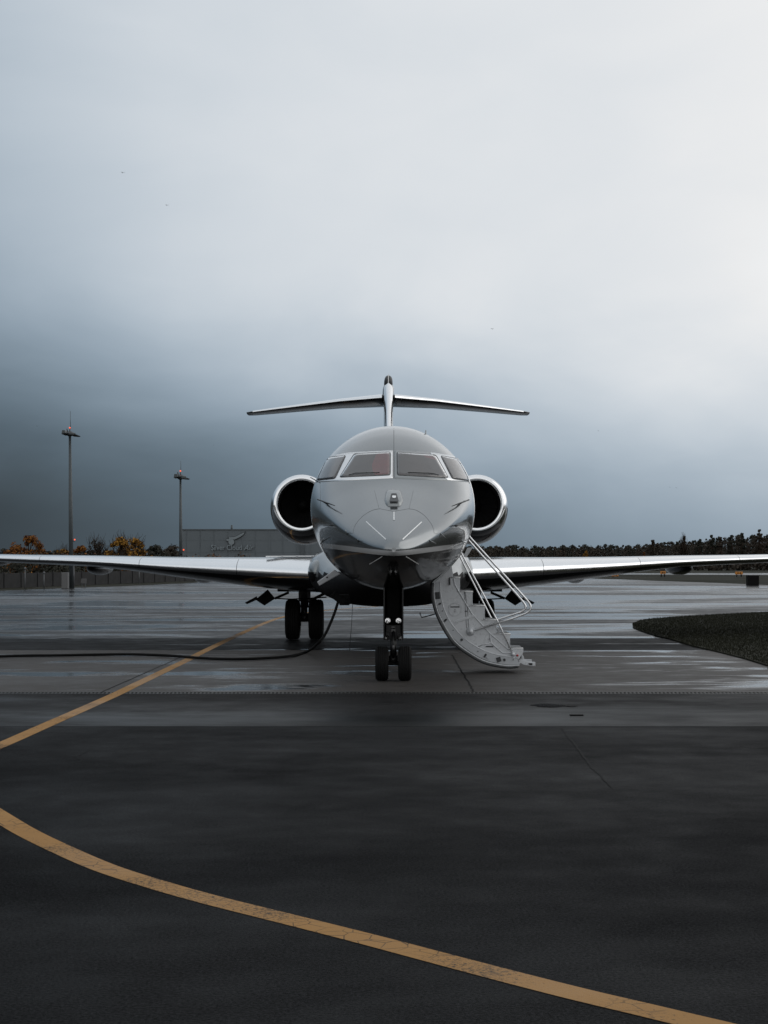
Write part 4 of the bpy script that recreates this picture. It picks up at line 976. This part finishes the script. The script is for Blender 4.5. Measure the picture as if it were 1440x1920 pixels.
for px, D, h_ in ((82.5, 106, 1.0), (47, 105, 1.3), (138.6, 108.5, 1.6), (261, 131, 1.2)):
    b = P(px, 0, D); o = MB().tube([(0, 0, 0), (0, 0, h_)], .035, 8).lathe([(h_, .05), (h_+.05, .09), (h_+.14, .06), (h_+.16, 0)], 'z', (0, 0, 0), 10).build('marker_post', mat('marker_%d' % int(px), (.07, .075, .08), .5), None, loc=(b.x, D, 0))
    tag(o, {82: 'thin pale marker post midway between frame edge and cabinet', 47: 'pale marker post farthest left in front of the barrier', 138: 'thin post leaning close behind the taller mast', 261: 'single thin post under the left wing right of both signs'}[int(px)], 'post')

# ------------------------------------------------------------------ taxi signs on the far field, right
for px, py, w_, lb in ((1153, 1078, 13, 'orange taxiway sign nearest the apron half hidden below the right wing'), (1243, 1073.5, 10, 'middle orange taxiway sign just left of the hanging flap fairing'), (1385.5, 1074.5, 14, 'rightmost orange taxiway sign on the far grass')):
    D = 190.; b = P(px, py, D); s_ = D/F
    r_ = empty('taxiway_sign', (b.x, D, -.05)); tag(r_, lb, 'sign', 'orange taxiway signs')
    zc = b.z+.05; MB().box(-w_*s_/2, w_*s_/2, -.12, .12, zc-2.6*s_, zc+2.6*s_).build('sign_face', M['orange'], r_, bevel=.03)
    for k in (-1, 1):
        MB().box(k*w_*s_*.3-.05, k*w_*s_*.3+.05, -.04, .04, 0, zc-2.6*s_).build('leg', M['black'], r_)
        MB().box(k*w_*s_*.16-.1*s_*8, k*w_*s_*.16+.1*s_*8, -.135, -.121, zc-1.3*s_, zc+1.3*s_).build('arrow_mark', M['black'], r_)
D = 120.; b = P(1411, 1083, D)
o = MB().box(-.42, .42, -.3, .3, 0, .84).build('transformer_box', M['black'], None, bevel=.02, loc=(b.x, D, b.z-.2-.15)); tag(o, 'dark square equipment box on the far grass at the right edge', 'box')
o.location.z = -.05

# ------------------------------------------------------------------ vegetation
def leaves(mb, centers, n, size, rr):
    for _ in range(n):
        c, rad = rr.choice(centers); d = Vector((rr.gauss(0, 1), rr.gauss(0, 1), rr.gauss(0, 1))).normalized()*rad*(rr.random()**.45)
        p = Vector(c)+Vector((d.x, d.y, d.z*.85)); a_ = (d.normalized()*1.3+Vector((0, 0, .25))+Vector((rr.gauss(0, .45), rr.gauss(0, .45), rr.gauss(0, .45)))).normalized(); u = a_.orthogonal().normalized(); v_ = a_.cross(u)
        s_ = size*rr.uniform(.5, 1.3); b = len(mb.v)
        mb.v += [tuple(p+u*s_), tuple(p+v_*s_*.7), tuple(p-u*s_), tuple(p-v_*s_*.7)]; mb.f.append((b, b+1, b+2, b+3)); mb.mi.append(0); mb.sm.append(False)
def tree(px, D, top_py, w_px, leaf, nl, label, cat='tree', size=None, group=None, bare=.0, seed=0, lop=0., name='autumn_tree', upright=0.):
    rr = random.Random(seed*91+int(px)); s_ = D/F; hgt = (HZ-top_py)*s_+H; wd = w_px*s_/2*(1.25 if D < 200 else 1); b = P(px, 0, D)
    root = empty(name, (b.x, D, -.06)); tag(root, label, cat, group)
    tk = MB(); tk.tube([(0, 0, -.1), (.1*wd*rr.uniform(-1, 1), 0, hgt*.3), (.1*wd, 0, hgt*.62)], [.035*hgt, .026*hgt, .012*hgt], 8)
    cents = []; nb = 44 if bare else 40
    for k in range(nb):
        a_ = rr.uniform(0, 6.28); t_ = rr.uniform(.02, .97); rad = wd*(.95 if t_ < .55 else .95*(1-t_)/.45+.12)*math.sqrt(rr.random()); x_ = rad*math.cos(a_)+lop*wd*t_; y_ = rad*math.sin(a_)
        z_ = hgt*(.16+.80*t_*(1-.2*(rad/wd)**2)); st0 = Vector((.05*wd, 0, hgt*rr.uniform(.12, .5))); e_ = Vector((x_, y_, z_)); md = (st0+e_)/2+Vector((0, 0, -.04*hgt))
        tk.tube([st0, md, e_], [.011*hgt, .007*hgt, .003*hgt], 5)
        if bare:
            for j in range(7):
                q0 = md.lerp(e_, rr.random()); q1 = q0+Vector((rr.uniform(-.3, .3)*wd, rr.uniform(-.3, .3)*wd, rr.uniform(.05, .22)*hgt)); q2 = q1+Vector((rr.uniform(-.12, .12)*wd, 0, rr.uniform(.02, .12)*hgt)); tk.tube([q0, q1, q2], [.0045*hgt, .003*hgt, .0015*hgt], 4)
        cents.append((e_, wd*rr.uniform(.12, .28)))
    tk.build('trunk', M['bark'], root, fix=False)
    mb = MB(); leaves(mb, cents, nl, size or .10*hgt*.5, rr); 
    if nl: mb.build('crown', M[leaf], root, fix=False)
    return root
tree(48, 150, 998, 58, 'leaf_orange', 3600, 'tall rust orange tree leftmost above the wing', size=.11, seed=1, lop=.25)
tree(30, 158, 1012, 50, 'leaf_orange', 1800, 'small rust orange tree low beside the leftmost tall one', size=.11, seed=2)
tree(80, 155, 1026, 50, 'leaf_orange', 1800, 'low orange bush between the tall rust tree and the taller mast', 'bush', size=.11, seed=3, name='autumn_bush')
tree(117, 150, 1017, 36, 'leaf_gold', 1000, 'thin half bare orange tree just left of the taller mast', size=.11, seed=4, bare=1)
tree(152, 150, 1021, 46, 'leaf_orange', 2400, 'dense low orange tree just right of the taller mast', size=.11, seed=5)
tree(184, 150, 1006, 56, 'leaf_brown', 300, 'bare dark twiggy tree between orange and golden trees', size=.1, seed=6, bare=1, name='bare_tree')
tree(226, 145, 1006, 60, 'leaf_gold', 4500, 'large golden yellow tree with dense crown', size=.11, seed=7, bare=1)
tree(254, 148, 1007, 60, 'leaf_gold', 2300, 'thinning golden tree with bare top twigs left of the dark bushes', size=.11, seed=8, bare=1)
tree(290, 170, 1021, 60, 'leaf_dark', 3500, 'dark green rounded bush right of the thinning golden tree', 'bush', size=.11, seed=9, name='dark_bush')
tree(322, 175, 1021, 60, 'leaf_brown', 3500, 'brown rounded bush against the hangar corner', 'bush', size=.11, seed=10, name='dark_bush')
# shrubs behind the barrier
rr = random.Random(5); mb = MB(); cen = []
for i in range(150):
    t_ = i/150*1.05-.02; p = w0+(w1-w0)*t_; cen.append((Vector((p.x-rr.uniform(1, 7), p.y+rr.uniform(1.5, 9), rr.uniform(.5, 1.9))), rr.uniform(.6, 1.3)))
leaves(mb, cen, 26000, .13, rr); tag(mb.build('hedge_growth', M['leaf_dark'], fix=False), kind='stuff')
mb = MB(); leaves(mb, [(Vector((c[0].x, c[0].y+2, c[0].z+.2)), c[1]) for c in cen if rr.random() < .35], 5000, .12, rr); tag(mb.build('autumn_undergrowth', M['leaf_orange'], fix=False), kind='stuff')

def wood(name, x0, x1, D, topf, n, leaf, seed, per=120, dd=40, size=.9):
    rr = random.Random(seed); mb = MB(); tk = MB(); s_ = D/F
    for i in range(n):
        px = x0+(x1-x0)*(i+rr.random())/n; d_ = D+rr.uniform(-dd, dd); tp = topf(px)+rr.choice((rr.uniform(-2.5, 2), rr.uniform(0, 7))); h_ = (HZ-tp)*d_/F+H; b = P(px, 0, d_)
        wd = rr.uniform(1.8, 3.6)*D/700+rr.random(); con = rr.random() < .4
        cs = []
        for k in range(7):
            t_ = k/6; r_ = wd*((1-t_)*1.0+.12 if con else math.sin(math.pi*(.18+.72*t_))*.95)
            cs.append((Vector((b.x+rr.uniform(-.3, .3)*wd, d_+rr.uniform(-.4, .4)*wd, max(.6, h_*(.15+.80*t_)))), max(.35, r_)))
        leaves(mb, cs, per, size*rr.uniform(.7, 1.1)*D/700, rr)
        tk.tube([(b.x, d_, -.1), (b.x, d_, h_*.75)], [.25, .08], 5)
    o = mb.build(name, leaf, fix=False); tag(o, kind='stuff'); t2 = tk.build('wood_trunks', M['bark'], o, fix=False); t2['kind'] = 'stuff'
    return o
tf = lambda px: lerp_table([(860, 1021), (940, 1021), (1000, 1023), (1100, 1021), (1210, 1020), (1235, 1014), (1290, 1012), (1330, 1008), (1370, 1003), (1440, 997), (1600, 990), (1900, 1000)], px)
wood('far_wood', 560, 1800, 700, lambda p: tf(p)+2.5, 300, M['leaf_dark'], 11, per=420, size=.42)
wood('far_wood', 840, 1800, 670, lambda p: tf(p)+5, 190, M['leaf_brown'], 12, per=340, size=.4)
wood('distant_treeline', -700, 420, 640, lambda p: lerp_table([(-700, 1020), (0, 1031), (100, 1034), (260, 1033), (420, 1030)], p), 170, M['leaf_dark'], 13, per=90)
wood('far_hedge', 1180, 1900, 330, lambda p: lerp_table([(1180, 1062), (1300, 1050), (1400, 1046), (1500, 1044), (1900, 1040)], p), 90, M['leaf_brown'], 14, per=110, dd=10)
for px, tp, w_, lf, lb, nl in ((1282, 1002, 20, 'leaf_brown', 'bare rounded tree standing above the wood right of centre', 60), (1052, 1030, 12, 'leaf_orange', 'orange tree at the wood edge left of the pale one', 260), (1098, 1031, 11, 'leaf_gold', 'small golden cone-shaped tree at the foot of the wood', 240), (1207, 1034, 7, 'leaf_orange', 'tiny orange tree at the foot of the wood below the bare tree', 160)):
    tree(px, 640, tp, w_, lf, nl, lb, size=.5, seed=21, bare=1 if nl < 100 else 0)
for i, (px, tp, w_) in enumerate(((1224, 1008, 14), (1312, 1006, 18), (1334, 998, 20), (1352, 1000, 18), (1372, 997, 18), (1392, 992, 20), (1424, 986, 22), (1446, 989, 20))):
    o = tree(px, 610, tp+2, w_, 'leaf_dark' if i % 3 else 'leaf_brown', 900, ['first tall tree where the wood steps up', 'brown-tinged tree left of the high right end of the wood', 'broad dark tree beginning the high right end of the wood', 'narrow dark tree second in the high right end',
             'dark tree third in the high right end of the wood', 'dark rounded tree fourth in the high right end', 'highest dark tree near the right edge of the photo', 'tree cut by the right edge of the photo'][i], size=.5, seed=30+i, group='tall trees at the high right end of the wood', name='tall_tree')

# birds
for px, py, sc_, lb in ((230, 324, 3.0, 'highest bird at upper left of the sky'), (313, 385, 2.6, 'second bird below and right of the highest one'), (923, 617, 2.4, 'lone dark bird in the bright sky right of the tail fin'), (70, 799, 1.6, 'tiny bird left of the taller mast'), (401, 835, 1.2, 'faint bird between farther mast and engine'), (1122, 808, 1.3, 'tiny bird above the right wing'), (1268, 915, 1.3, 'right one of two tiny birds low over the wood'), (1256, 914, 1.1, 'left one of two tiny birds low over the wood')):
    D = 90.; s_ = D/F*sc_; p = P(px, py, D); r_ = empty('flying_bird', p, rz=.5); tag(r_, lb, 'bird', 'birds in the sky')
    MB().tube([(-.6*s_, -.6*s_, 0), (-.3*s_, -.2*s_, .05*s_), (0, 0, .05*s_), (.4*s_, .6*s_, 0)], [.03*s_, .22*s_, .25*s_, .05*s_], 8).build('body', M['bird'], r_)
    for k in (-1, 1):
        mb = MB(); mb.add([(0, -.2*s_, .1*s_), (0, .35*s_, .1*s_), (k*.9*s_, .2*s_, .55*s_), (k*.9*s_, -.25*s_, .5*s_), (k*1.7*s_, .1*s_, .15*s_)], [(0, 1, 2, 3), (3, 2, 4)]); w2 = MB()
        mb.add([(v_[0], v_[1], v_[2]-.08*s_) for v_ in mb.v[:5]], [(3, 2, 1, 0), (4, 2, 3)]); mb.build('feather_wing', M['bird'], r_)
